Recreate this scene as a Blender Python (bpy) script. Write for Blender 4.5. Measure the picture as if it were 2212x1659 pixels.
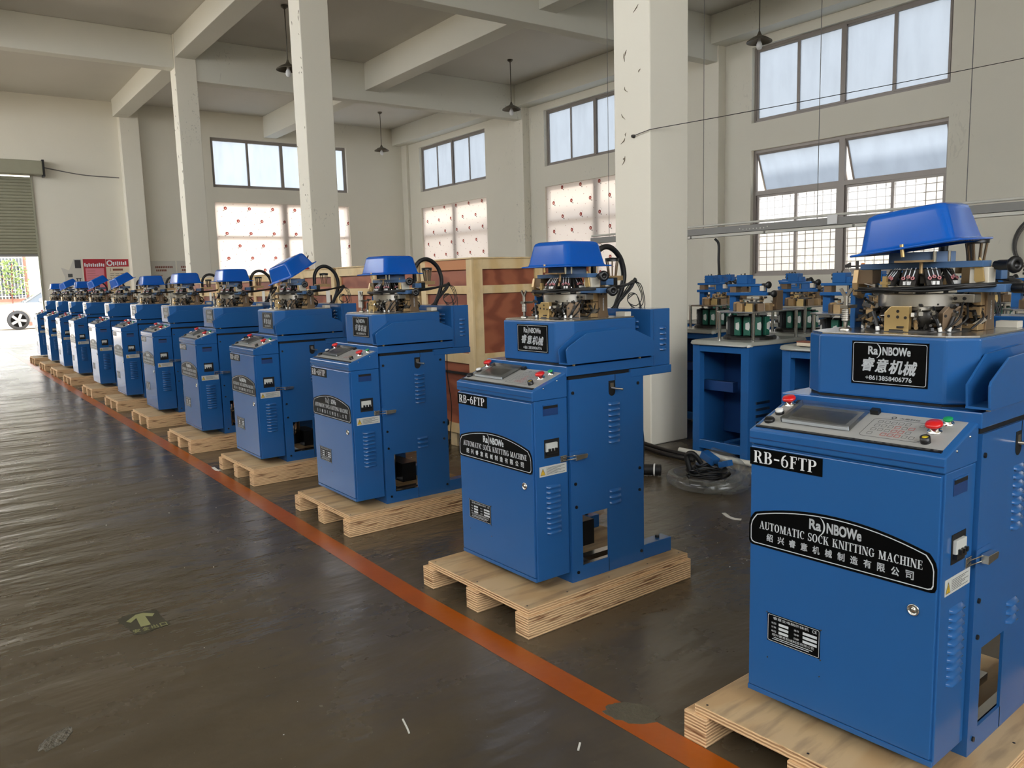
import bpy, bmesh, math, random
from math import sin, cos, pi, radians
from mathutils import Vector, Matrix
random.seed(7)

# ---------------------------------------------------------------- scene, camera, light
scene = bpy.context.scene
col = scene.collection
for o in list(bpy.data.objects):
    bpy.data.objects.remove(o)

CAM_H = 1.45
F_PX, YAW, PITCH, ROLL = 1719.08, 0.6285, -0.1311, -0.0273
fw = Vector((sin(YAW) * cos(PITCH), cos(YAW) * cos(PITCH), sin(PITCH)))
rt0 = Vector((cos(YAW), -sin(YAW), 0)); up0 = rt0.cross(fw)
rt = rt0 * cos(ROLL) + up0 * sin(ROLL)
up = -rt0 * sin(ROLL) + up0 * cos(ROLL)
CAM_O = Vector((0, 0, CAM_H))
cam_data = bpy.data.cameras.new('camera')
cam_data.sensor_width = 36.0
cam_data.lens = F_PX / 2212 * 36.0
cam_data.clip_start = 0.05; cam_data.clip_end = 400
cam = bpy.data.objects.new('camera', cam_data); col.objects.link(cam)
cam.matrix_world = Matrix(((rt.x, up.x, -fw.x, CAM_O.x), (rt.y, up.y, -fw.y, CAM_O.y), (rt.z, up.z, -fw.z, CAM_O.z), (0, 0, 0, 1)))
scene.camera = cam

world = bpy.data.worlds.new('daylight'); scene.world = world
world.use_nodes = True
bg = world.node_tree.nodes['Background']
bg.inputs[0].default_value = (0.95, 0.975, 1.0, 1)
bg.inputs[1].default_value = 4.5

sun_d = bpy.data.lights.new('sun', 'SUN'); sun_d.energy = 5.0; sun_d.angle = radians(1.2); sun_d.color = (1.0, 0.93, 0.82)
sun = bpy.data.objects.new('sun', sun_d); col.objects.link(sun)
SUN_DIR = Vector((-0.6, -0.6, -0.4)).normalized()          # direction the light travels
sun.rotation_euler = SUN_DIR.to_track_quat('-Z', 'Y').to_euler()

scene.view_settings.view_transform = 'Standard'
scene.view_settings.look = 'None'
scene.view_settings.gamma = 1.0
scene.view_settings.use_curve_mapping = False
scene.view_settings.exposure = 0.72

def pray(x, y):                                                # photograph pixel -> direction
    return fw + rt * ((x - 1106) / F_PX) - up * ((y - 829.5) / F_PX)
def on_plane(x, y, axis, val):                                 # pixel met with the plane the thing touches
    d = pray(x, y); t = (val - CAM_O[axis]) / d[axis]
    return CAM_O + d * t

# ---------------------------------------------------------------- materials
MATS = {}
def srgb(r, g, b):
    f = lambda c: (c / 255 / 12.92) if c / 255 <= 0.04045 else ((c / 255 + 0.055) / 1.055) ** 2.4
    return (f(r), f(g), f(b), 1)
def mat(name, colour, rough=0.5, metal=0.0, spec=0.5, var=0.0, var_scale=6.0, bump=0.0, bump_scale=40.0, alpha=1.0, trans=0.0, coat=0.0, aniso=None, emit=None):
    m = bpy.data.materials.new(name); m.use_nodes = True
    nt = m.node_tree; b = nt.nodes['Principled BSDF']
    b.inputs['Base Color'].default_value = colour
    b.inputs['Roughness'].default_value = rough
    b.inputs['Metallic'].default_value = metal
    b.inputs['Specular IOR Level'].default_value = spec
    if alpha < 1: b.inputs['Alpha'].default_value = alpha
    if trans: b.inputs['Transmission Weight'].default_value = trans
    if coat:
        b.inputs['Coat Weight'].default_value = coat; b.inputs['Coat Roughness'].default_value = 0.08
    if emit:
        b.inputs['Emission Color'].default_value = emit[0]; b.inputs['Emission Strength'].default_value = emit[1]
    tc = nt.nodes.new('ShaderNodeTexCoord')
    src = tc.outputs['Object']
    if aniso:
        mp = nt.nodes.new('ShaderNodeMapping'); mp.inputs['Scale'].default_value = aniso
        nt.links.new(src, mp.inputs[0]); src = mp.outputs[0]
    if var:
        n = nt.nodes.new('ShaderNodeTexNoise'); n.inputs['Scale'].default_value = var_scale; n.inputs['Detail'].default_value = 5
        nt.links.new(src, n.inputs['Vector'])
        mx = nt.nodes.new('ShaderNodeMix'); mx.data_type = 'RGBA'
        c = colour
        mx.inputs[6].default_value = (c[0] * (1 - var), c[1] * (1 - var), c[2] * (1 - var), 1)
        mx.inputs[7].default_value = (min(1, c[0] * (1 + var)), min(1, c[1] * (1 + var)), min(1, c[2] * (1 + var)), 1)
        nt.links.new(n.outputs[0], mx.inputs[0]); nt.links.new(mx.outputs[2], b.inputs['Base Color'])
    if bump:
        n2 = nt.nodes.new('ShaderNodeTexNoise'); n2.inputs['Scale'].default_value = bump_scale; n2.inputs['Detail'].default_value = 4
        nt.links.new(src, n2.inputs['Vector'])
        bp = nt.nodes.new('ShaderNodeBump'); bp.inputs['Strength'].default_value = bump; bp.inputs['Distance'].default_value = 0.02
        nt.links.new(n2.outputs[0], bp.inputs['Height']); nt.links.new(bp.outputs[0], b.inputs['Normal'])
    MATS[name] = m
    return m
mat('blue_paint', srgb(38, 92, 152), 0.17, var=0.05, var_scale=3, spec=0.4, coat=0.12)
mat('cover_blue', srgb(8, 84, 176), 0.16, spec=0.4, coat=0.1)
mat('frame_blue', srgb(30, 62, 114), 0.35, var=0.08)
mat('steel_blue', srgb(74, 108, 150), 0.35, var=0.08)
mat('black_plastic', srgb(22, 22, 23), 0.35)
mat('black_plate', srgb(6, 7, 8), 0.3, spec=0.15)
mat('black_rubber', srgb(18, 18, 19), 0.5)
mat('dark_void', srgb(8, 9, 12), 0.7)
mat('white_print', srgb(228, 230, 232), 0.45)
mat('silver_print', srgb(205, 210, 214), 0.4)
mat('grey_print', srgb(70, 72, 72), 0.6)
mat('red_print', srgb(176, 108, 104), 0.6)
mat('chrome', srgb(210, 210, 205), 0.15, metal=1.0)
mat('steel', srgb(184, 180, 172), 0.3, metal=1.0, var=0.1, var_scale=30)
mat('bright_steel', srgb(205, 205, 202), 0.25, metal=1.0, var=0.1, var_scale=8)
mat('dark_steel', srgb(66, 64, 62), 0.38, metal=0.8, var=0.2, var_scale=25)
mat('bronze', srgb(122, 102, 80), 0.4, metal=0.5, var=0.12, var_scale=20)
mat('tan_metal', srgb(176, 148, 108), 0.38, metal=0.55, var=0.1, var_scale=20)
mat('gold', srgb(198, 170, 116), 0.32, metal=0.7)
mat('cream_plastic', srgb(206, 200, 186), 0.5)
mat('pink', srgb(206, 132, 136), 0.4)
mat('red_button', srgb(206, 26, 26), 0.3, coat=0.3)
mat('green_button', srgb(24, 150, 84), 0.35)
mat('yellow_button', srgb(214, 190, 40), 0.4)
mat('white_button', srgb(222, 222, 220), 0.35)
mat('panel_grey', srgb(158, 158, 154), 0.35)
mat('screen_grey', srgb(166, 166, 160), 0.6, spec=0.2)
mat('label_white', srgb(200, 202, 196), 0.5)
mat('label_yellow', srgb(220, 180, 40), 0.5)
mat('pcb_green', srgb(26, 92, 74), 0.45, var=0.15, var_scale=30)
mat('motor_black', srgb(40, 42, 44), 0.5)
mat('orange_paint', srgb(158, 78, 14), 0.3, var=0.2, var_scale=3, bump=0.12, bump_scale=9)
mat('paper', srgb(206, 202, 192), 0.7, var=0.03)
mat('paper_cream', srgb(216, 202, 178), 0.7, var=0.03)
mat('poster_red', srgb(168, 36, 48), 0.6)
mat('poster_pink', srgb(214, 128, 140), 0.6)
mat('poster_dark', srgb(60, 56, 58), 0.6)
mat('ink_brown', srgb(126, 72, 56), 0.7)
mat('window_frame', srgb(150, 142, 136), 0.4, metal=0.2)
mat('shutter', srgb(150, 148, 128), 0.45, metal=0.1, var=0.06)
mat('conduit_white', srgb(206, 204, 194), 0.5)
mat('tray_grey', srgb(132, 130, 126), 0.45, var=0.05)
mat('lamp_metal', srgb(96, 90, 78), 0.45, metal=0.3)
mat('extinguisher_red', srgb(160, 26, 24), 0.3)
mat('car_paint', srgb(132, 138, 144), 0.3, coat=0.2)
mat('neighbour_wall', srgb(158, 156, 154), 0.8, var=0.04)
mat('car_glass', srgb(70, 82, 94), 0.08, spec=0.8)
mat('tyre', srgb(44, 44, 46), 0.7)
mat('alloy', srgb(130, 130, 134), 0.35, metal=0.3)
mat('leaf', srgb(128, 148, 88), 0.6, var=0.3)
mat('outside_wall', srgb(204, 199, 192), 0.8, var=0.04)
mat('outside_trim', srgb(148, 108, 92), 0.8)
mat('outside_ground', srgb(212, 200, 184), 0.85, var=0.06, var_scale=2)
mat('scrap_white', srgb(214, 212, 204), 0.7)
mat('sign_dark', srgb(58, 54, 38), 0.5, var=0.25, var_scale=25)
mat('sign_green', srgb(142, 142, 96), 0.5, var=0.06)
mat('patch_grey', srgb(88, 82, 66), 0.5, var=0.2, var_scale=30, bump=0.3, bump_scale=50)
mat('scuffed_floor', srgb(86, 80, 66), 0.5, var=0.3, var_scale=45, bump=0.8, bump_scale=45)
mat('strap_black', srgb(24, 24, 24), 0.5)
mat('sheet_plastic', srgb(158, 160, 152), 0.22, spec=0.7, bump=0.5, bump_scale=14)
mat('flake_edge', srgb(120, 108, 90), 0.8)
mat('orange_cap', srgb(216, 120, 40), 0.4)
mat('cable_grey', srgb(110, 108, 104), 0.5)

def wood(name, c1, c2, scale, dist, rough=0.6, axis_scale=(1, 1, 1), detail=3.0, blotch=0.0):
    m = bpy.data.materials.new(name); m.use_nodes = True; nt = m.node_tree; b = nt.nodes['Principled BSDF']
    b.inputs['Roughness'].default_value = rough
    tc = nt.nodes.new('ShaderNodeTexCoord'); mp = nt.nodes.new('ShaderNodeMapping'); mp.inputs['Scale'].default_value = axis_scale
    oi = nt.nodes.new('ShaderNodeObjectInfo')
    ad = nt.nodes.new('ShaderNodeVectorMath'); ad.operation = 'ADD'
    cb = nt.nodes.new('ShaderNodeCombineXYZ')
    ml = nt.nodes.new('ShaderNodeMath'); ml.operation = 'MULTIPLY'; ml.inputs[1].default_value = 17.0
    nt.links.new(oi.outputs['Random'], ml.inputs[0])
    for k in range(3): nt.links.new(ml.outputs[0], cb.inputs[k])
    nt.links.new(tc.outputs['Object'], mp.inputs[0]); nt.links.new(mp.outputs[0], ad.inputs[0]); nt.links.new(cb.outputs[0], ad.inputs[1])
    w = nt.nodes.new('ShaderNodeTexWave'); w.inputs['Scale'].default_value = scale; w.inputs['Distortion'].default_value = dist
    w.inputs['Detail'].default_value = detail; w.inputs['Detail Scale'].default_value = 1.2
    nt.links.new(ad.outputs[0], w.inputs['Vector'])
    r = nt.nodes.new('ShaderNodeValToRGB'); r.color_ramp.elements[0].color = c1; r.color_ramp.elements[1].color = c2
    r.color_ramp.elements[0].position = 0.15; r.color_ramp.elements[1].position = 0.8
    nt.links.new(w.outputs['Fac'], r.inputs[0])
    out = r.outputs[0]
    if blotch:
        n = nt.nodes.new('ShaderNodeTexNoise'); n.inputs['Scale'].default_value = 5.0; n.inputs['Detail'].default_value = 6
        nt.links.new(ad.outputs[0], n.inputs['Vector'])
        r2 = nt.nodes.new('ShaderNodeValToRGB'); r2.color_ramp.elements[0].position = 0.36; r2.color_ramp.elements[1].position = 0.5
        r2.color_ramp.elements[0].color = (1 - blotch, 1 - blotch, 1 - blotch * 0.9, 1); r2.color_ramp.elements[1].color = (1, 1, 1, 1)
        nt.links.new(n.outputs[0], r2.inputs[0])
        mx = nt.nodes.new('ShaderNodeMix'); mx.data_type = 'RGBA'; mx.blend_type = 'MULTIPLY'; mx.inputs[0].default_value = 1
        nt.links.new(out, mx.inputs[6]); nt.links.new(r2.outputs[0], mx.inputs[7]); out = mx.outputs[2]
    nt.links.new(out, b.inputs['Base Color'])
    bp = nt.nodes.new('ShaderNodeBump'); bp.inputs['Strength'].default_value = 0.25; bp.inputs['Distance'].default_value = 0.003
    nt.links.new(w.outputs['Fac'], bp.inputs['Height']); nt.links.new(bp.outputs[0], b.inputs['Normal'])
    MATS[name] = m
wood('pallet_deck', srgb(186, 154, 112), srgb(196, 168, 128), 1.0, 9.0, axis_scale=(0.7, 4, 4), blotch=0.30)
def edge_ply():
    # laminated veneer edges: thin horizontal layers with dark gaps and fibre streaks
    m = bpy.data.materials.new('pallet_edge'); m.use_nodes = True; nt = m.node_tree; b = nt.nodes['Principled BSDF']
    b.inputs['Roughness'].default_value = 0.75
    tc = nt.nodes.new('ShaderNodeTexCoord')
    w = nt.nodes.new('ShaderNodeTexWave'); w.bands_direction = 'Z'; w.inputs['Scale'].default_value = 30; w.inputs['Distortion'].default_value = 1.6; w.inputs['Detail'].default_value = 3
    nt.links.new(tc.outputs['Object'], w.inputs['Vector'])
    mp = nt.nodes.new('ShaderNodeMapping'); mp.inputs['Scale'].default_value = (5, 5, 90)
    nt.links.new(tc.outputs['Object'], mp.inputs[0])
    n = nt.nodes.new('ShaderNodeTexNoise'); n.inputs['Scale'].default_value = 1.0; n.inputs['Detail'].default_value = 4
    nt.links.new(mp.outputs[0], n.inputs['Vector'])
    r = nt.nodes.new('ShaderNodeValToRGB')
    r.color_ramp.elements[0].position = 0.0; r.color_ramp.elements[0].color = srgb(196, 156, 112)
    r.color_ramp.elements[1].position = 0.35; r.color_ramp.elements[1].color = srgb(224, 188, 144)
    nt.links.new(w.outputs['Fac'], r.inputs[0])
    r2 = nt.nodes.new('ShaderNodeValToRGB')
    r2.color_ramp.elements[0].position = 0.35; r2.color_ramp.elements[0].color = (0.25, 0.14, 0.08, 1)
    r2.color_ramp.elements[1].position = 0.43; r2.color_ramp.elements[1].color = (1, 1, 1, 1)
    nt.links.new(n.outputs[0], r2.inputs[0])
    mx = nt.nodes.new('ShaderNodeMix'); mx.data_type = 'RGBA'; mx.blend_type = 'MULTIPLY'; mx.inputs[0].default_value = 0.9
    nt.links.new(r.outputs[0], mx.inputs[6]); nt.links.new(r2.outputs[0], mx.inputs[7])
    nt.links.new(mx.outputs[2], b.inputs['Base Color'])
    bp = nt.nodes.new('ShaderNodeBump'); bp.inputs['Strength'].default_value = 0.6; bp.inputs['Distance'].default_value = 0.004
    nt.links.new(w.outputs['Fac'], bp.inputs['Height']); nt.links.new(bp.outputs[0], b.inputs['Normal'])
    MATS['pallet_edge'] = m
edge_ply()
wood('crate_panel', srgb(126, 66, 44), srgb(156, 90, 62), 1.1, 9.0, rough=0.5, axis_scale=(1.2, 1.2, 3.2), detail=2.5)
wood('crate_batten', srgb(206, 176, 126), srgb(216, 192, 148), 0.8, 5.0, rough=0.65, axis_scale=(2, 2, 2), blotch=0.1)
wood('crate_batten_red', srgb(190, 128, 84), srgb(206, 150, 106), 0.8, 5.0, rough=0.65, axis_scale=(2, 2, 2))

def wall_material(name, base, chip=0.0, stain=0.1, chip_scale=(3, 3, 1.6)):
    m = bpy.data.materials.new(name); m.use_nodes = True; nt = m.node_tree; b = nt.nodes['Principled BSDF']
    b.inputs['Roughness'].default_value = 0.75; b.inputs['Specular IOR Level'].default_value = 0.25
    tc = nt.nodes.new('ShaderNodeTexCoord')
    n = nt.nodes.new('ShaderNodeTexNoise'); n.inputs['Scale'].default_value = 0.8; n.inputs['Detail'].default_value = 6
    nt.links.new(tc.outputs['Object'], n.inputs['Vector'])
    mx = nt.nodes.new('ShaderNodeMix'); mx.data_type = 'RGBA'
    mx.inputs[6].default_value = tuple(c * (1 - stain) for c in base[:3]) + (1,); mx.inputs[7].default_value = base
    nt.links.new(n.outputs[0], mx.inputs[0]); out = mx.outputs[2]
    if chip:
        mp = nt.nodes.new('ShaderNodeMapping'); mp.inputs['Scale'].default_value = chip_scale
        nt.links.new(tc.outputs['Object'], mp.inputs[0])
        n2 = nt.nodes.new('ShaderNodeTexNoise'); n2.inputs['Scale'].default_value = 3.1; n2.inputs['Detail'].default_value = 3; n2.inputs['Distortion'].default_value = 1.5
        n3 = nt.nodes.new('ShaderNodeTexNoise'); n3.inputs['Scale'].default_value = 0.5; n3.inputs['Detail'].default_value = 2
        nt.links.new(mp.outputs[0], n2.inputs['Vector']); nt.links.new(tc.outputs['Object'], n3.inputs['Vector'])
        ml = nt.nodes.new('ShaderNodeMath'); ml.operation = 'MULTIPLY'
        nt.links.new(n2.outputs[0], ml.inputs[0]); nt.links.new(n3.outputs[0], ml.inputs[1])
        r = nt.nodes.new('ShaderNodeValToRGB'); r.color_ramp.interpolation = 'LINEAR'
        r.color_ramp.elements[0].position = 0.425; r.color_ramp.elements[1].position = 0.44
        r.color_ramp.elements[0].color = (0, 0, 0, 1); r.color_ramp.elements[1].color = (1, 1, 1, 1)
        nt.links.new(ml.outputs[0], r.inputs[0])
        m2 = nt.nodes.new('ShaderNodeMix'); m2.data_type = 'RGBA'; m2.inputs[7].default_value = tuple(c * (1 - chip) for c in base[:3]) + (1,)
        nt.links.new(r.outputs[0], m2.inputs[0]); nt.links.new(out, m2.inputs[6]); out = m2.outputs[2]
    nt.links.new(out, b.inputs['Base Color'])
    MATS[name] = m
wall_material('wall_white', srgb(232, 227, 212), chip=0.12, stain=0.08)
wall_material('column_white', srgb(234, 229, 214), chip=0.3, stain=0.08, chip_scale=(6, 6, 3))
wall_material('ceiling_white', srgb(214, 210, 200), chip=0.1, stain=0.08)
wall_material('beam_white', srgb(226, 224, 212), chip=0.18, stain=0.06)

def floor_material():
    m = bpy.data.materials.new('epoxy_floor'); m.use_nodes = True; nt = m.node_tree; b = nt.nodes['Principled BSDF']
    tc = nt.nodes.new('ShaderNodeTexCoord')
    n = nt.nodes.new('ShaderNodeTexNoise'); n.inputs['Scale'].default_value = 0.9; n.inputs['Detail'].default_value = 7; n.inputs['Roughness'].default_value = 0.6
    nt.links.new(tc.outputs['Object'], n.inputs['Vector'])
    r = nt.nodes.new('ShaderNodeValToRGB'); r.color_ramp.elements[0].position = 0.3; r.color_ramp.elements[1].position = 0.72
    r.color_ramp.elements[0].color = srgb(70, 62, 49); r.color_ramp.elements[1].color = srgb(92, 81, 64)
    nt.links.new(n.outputs[0], r.inputs[0])
    # dust specks
    v = nt.nodes.new('ShaderNodeTexNoise'); v.inputs['Scale'].default_value = 60; v.inputs['Detail'].default_value = 2
    nt.links.new(tc.outputs['Object'], v.inputs['Vector'])
    r2 = nt.nodes.new('ShaderNodeValToRGB'); r2.color_ramp.elements[0].position = 0.74; r2.color_ramp.elements[1].position = 0.78
    nt.links.new(v.outputs[0], r2.inputs[0])
    mx = nt.nodes.new('ShaderNodeMix'); mx.data_type = 'RGBA'; mx.inputs[7].default_value = srgb(120, 116, 104)
    nt.links.new(r2.outputs[0], mx.inputs[0]); nt.links.new(r.outputs[0], mx.inputs[6]); nt.links.new(mx.outputs[2], b.inputs['Base Color'])
    rr = nt.nodes.new('ShaderNodeMapRange'); rr.inputs[1].default_value = 0.3; rr.inputs[2].default_value = 0.7; rr.inputs[3].default_value = 0.18; rr.inputs[4].default_value = 0.34
    nt.links.new(n.outputs[0], rr.inputs[0]); nt.links.new(rr.outputs[0], b.inputs['Roughness'])
    b.inputs['Specular IOR Level'].default_value = 0.5
    mp = nt.nodes.new('ShaderNodeMapping'); mp.inputs['Scale'].default_value = (1.1, 2.8, 1)
    mp.inputs['Rotation'].default_value = (0, 0, radians(-14))
    nt.links.new(tc.outputs['Object'], mp.inputs[0])
    w = nt.nodes.new('ShaderNodeTexNoise'); w.inputs['Scale'].default_value = 1.3; w.inputs['Detail'].default_value = 4; w.inputs['Roughness'].default_value = 0.5
    nt.links.new(mp.outputs[0], w.inputs['Vector'])
    bp = nt.nodes.new('ShaderNodeBump'); bp.inputs['Strength'].default_value = 0.6; bp.inputs['Distance'].default_value = 0.04
    nt.links.new(w.outputs[0], bp.inputs['Height'])
    w2 = nt.nodes.new('ShaderNodeTexNoise'); w2.inputs['Scale'].default_value = 22; w2.inputs['Detail'].default_value = 3
    nt.links.new(tc.outputs['Object'], w2.inputs['Vector'])
    bp2 = nt.nodes.new('ShaderNodeBump'); bp2.inputs['Strength'].default_value = 0.18; bp2.inputs['Distance'].default_value = 0.006
    nt.links.new(w2.outputs[0], bp2.inputs['Height']); nt.links.new(bp.outputs[0], bp2.inputs['Normal'])
    nt.links.new(bp2.outputs[0], b.inputs['Normal'])
    MATS['epoxy_floor'] = m
floor_material()

def clear_material(name, tint=(0.95, 0.96, 0.97, 1), gloss=0.12, rough=0.05):
    m = bpy.data.materials.new(name); m.use_nodes = True; nt = m.node_tree
    nt.nodes.remove(nt.nodes['Principled BSDF']); out = nt.nodes['Material Output']
    t = nt.nodes.new('ShaderNodeBsdfTransparent'); t.inputs[0].default_value = tint
    g = nt.nodes.new('ShaderNodeBsdfGlossy'); g.inputs['Roughness'].default_value = rough
    fr = nt.nodes.new('ShaderNodeFresnel'); fr.inputs[0].default_value = 1.45
    ml = nt.nodes.new('ShaderNodeMath'); ml.operation = 'ADD'; ml.inputs[1].default_value = gloss; ml.use_clamp = True
    mx = nt.nodes.new('ShaderNodeMixShader')
    nt.links.new(fr.outputs[0], ml.inputs[0]); nt.links.new(ml.outputs[0], mx.inputs[0])
    nt.links.new(t.outputs[0], mx.inputs[1]); nt.links.new(g.outputs[0], mx.inputs[2]); nt.links.new(mx.outputs[0], out.inputs[0])
    MATS[name] = m
clear_material('clear_plastic', gloss=0.0, rough=0.2)
def hose_material():
    m = bpy.data.materials.new('clear_hose'); m.use_nodes = True; nt = m.node_tree
    nt.nodes.remove(nt.nodes['Principled BSDF']); out = nt.nodes['Material Output']
    t = nt.nodes.new('ShaderNodeBsdfTransparent'); t.inputs[0].default_value = (0.93, 0.94, 0.93, 1)
    g = nt.nodes.new('ShaderNodeBsdfGlossy'); g.inputs['Roughness'].default_value = 0.14; g.inputs[0].default_value = (0.8, 0.8, 0.8, 1)
    d = nt.nodes.new('ShaderNodeBsdfDiffuse'); d.inputs[0].default_value = (0.32, 0.33, 0.32, 1)
    lw = nt.nodes.new('ShaderNodeLayerWeight'); lw.inputs[0].default_value = 0.25
    mr = nt.nodes.new('ShaderNodeMapRange'); mr.inputs[3].default_value = 0.10; mr.inputs[4].default_value = 0.55
    nt.links.new(lw.outputs['Facing'], mr.inputs[0])
    m1 = nt.nodes.new('ShaderNodeMixShader'); m1.inputs[0].default_value = 0.45
    nt.links.new(d.outputs[0], m1.inputs[1]); nt.links.new(g.outputs[0], m1.inputs[2])
    m2 = nt.nodes.new('ShaderNodeMixShader')
    nt.links.new(mr.outputs[0], m2.inputs[0]); nt.links.new(t.outputs[0], m2.inputs[1]); nt.links.new(m1.outputs[0], m2.inputs[2]); nt.links.new(m2.outputs[0], out.inputs[0])
    MATS['clear_hose'] = m
hose_material()
clear_material('window_glass', tint=(0.97, 0.98, 0.98, 1), gloss=0.02, rough=0.02)

def frosted(name, colour, weight=0.9, drip=0.0):
    # frosted glazing film: scatters the daylight that falls on its outer side
    m = bpy.data.materials.new(name); m.use_nodes = True; nt = m.node_tree
    nt.nodes.remove(nt.nodes['Principled BSDF']); out = nt.nodes['Material Output']
    t = nt.nodes.new('ShaderNodeBsdfTranslucent'); d = nt.nodes.new('ShaderNodeBsdfDiffuse'); mx = nt.nodes.new('ShaderNodeMixShader')
    mx.inputs[0].default_value = 1 - weight
    tc = nt.nodes.new('ShaderNodeTexCoord'); n = nt.nodes.new('ShaderNodeTexNoise'); n.inputs['Scale'].default_value = 1.3; n.inputs['Detail'].default_value = 5
    mp = nt.nodes.new('ShaderNodeMapping'); mp.inputs['Scale'].default_value = (3, 3, 0.7)
    nt.links.new(tc.outputs['Object'], mp.inputs[0]); nt.links.new(mp.outputs[0], n.inputs['Vector'])
    r = nt.nodes.new('ShaderNodeValToRGB'); r.color_ramp.elements[0].position = 0.25; r.color_ramp.elements[1].position = 0.6
    r.color_ramp.elements[0].color = tuple(c * (1 - drip) for c in colour[:3]) + (1,); r.color_ramp.elements[1].color = colour
    nt.links.new(n.outputs[0], r.inputs[0]); nt.links.new(r.outputs[0], t.inputs[0]); nt.links.new(r.outputs[0], d.inputs[0])
    nt.links.new(t.outputs[0], mx.inputs[1]); nt.links.new(d.outputs[0], mx.inputs[2]); nt.links.new(mx.outputs[0], out.inputs[0])
    MATS[name] = m
frosted('frosted_glass', (0.155, 0.180, 0.214, 1), 0.85, 0.12)
frosted('tub_sleeve', (0.30, 0.42, 0.62, 1), 0.5, 0.1)

def wallpaper():
    # printed paper over the panes: rows of small dark red flowers with faint grey sketches and dots, lit from behind
    m = bpy.data.materials.new('flower_paper'); m.use_nodes = True; nt = m.node_tree; L = nt.links
    nt.nodes.remove(nt.nodes['Principled BSDF']); out = nt.nodes['Material Output']
    tc = nt.nodes.new('ShaderNodeTexCoord'); sp = nt.nodes.new('ShaderNodeSeparateXYZ'); L.new(tc.outputs['Object'], sp.inputs[0])
    def math_(op, a, b=None, c=None):
        n = nt.nodes.new('ShaderNodeMath'); n.operation = op
        for k, q in enumerate((a, b, c)):
            if q is None: continue
            if isinstance(q, (int, float)): n.inputs[k].default_value = q
            else: L.new(q, n.inputs[k])
        return n.outputs[0]
    hx = math_('ADD', sp.outputs[0], sp.outputs[1]); z = sp.outputs[2]
    PXS, PZS = 0.78, 0.40
    row = math_('FLOOR', math_('DIVIDE', z, PZS))
    shift = math_('MULTIPLY', math_('MODULO', row, 2.0), 0.39)
    hx2 = math_('ADD', hx, shift)
    cx = math_('SUBTRACT', math_('MODULO', math_('ADD', hx2, 78.0), PXS), PXS / 2)
    cz = math_('SUBTRACT', math_('MODULO', math_('ADD', z, 40.0), PZS), PZS / 2)
    def blob(x0, z0, rx, rz):
        a = math_('DIVIDE', math_('SUBTRACT', cx, x0), rx); b = math_('DIVIDE', math_('SUBTRACT', cz, z0), rz)
        return math_('LESS_THAN', math_('ADD', math_('MULTIPLY', a, a), math_('MULTIPLY', b, b)), 1.0)
    def mixc(fac, a, b):
        n = nt.nodes.new('ShaderNodeMix'); n.data_type = 'RGBA'
        if isinstance(fac, (int, float)): n.inputs[0].default_value = fac
        else: L.new(fac, n.inputs[0])
        for k, q in ((6, a), (7, b)):
            if isinstance(q, tuple): n.inputs[k].default_value = q
            else: L.new(q, n.inputs[k])
        return n.outputs[2]
    c = (0.74, 0.67, 0.62, 1)
    for (x0, z0, rx, rz, cc) in ((-0.05, -0.07, 0.035, 0.022, (0.28, 0.25, 0.22, 1)), (-0.02, -0.09, 0.03, 0.02, (0.75, 0.7, 0.66, 1)), (-0.035, 0.06, 0.03, 0.045, (0.50, 0.45, 0.42, 1)), (-0.03, 0.06, 0.02, 0.035, (0.8, 0.74, 0.70, 1)),
                                 (0.0, 0.0, 0.052, 0.052, (0.22, 0.05, 0.04, 1)), (0.005, -0.005, 0.018, 0.018, (0.6, 0.35, 0.3, 1)), (0.26, 0.13, 0.012, 0.012, (0.35, 0.2, 0.18, 1)), (-0.26, -0.1, 0.012, 0.012, (0.35, 0.2, 0.18, 1)), (0.2, -0.14, 0.01, 0.01, (0.4, 0.25, 0.2, 1))):
        c = mixc(blob(x0, z0, rx, rz), c, cc)
    t = nt.nodes.new('ShaderNodeBsdfTranslucent'); d = nt.nodes.new('ShaderNodeBsdfDiffuse'); mx = nt.nodes.new('ShaderNodeMixShader'); mx.inputs[0].default_value = 0.72
    L.new(c, t.inputs[0]); L.new(c, d.inputs[0]); L.new(t.outputs[0], mx.inputs[1]); L.new(d.outputs[0], mx.inputs[2]); L.new(mx.outputs[0], out.inputs[0])
    MATS['flower_paper'] = m
wallpaper()

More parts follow.
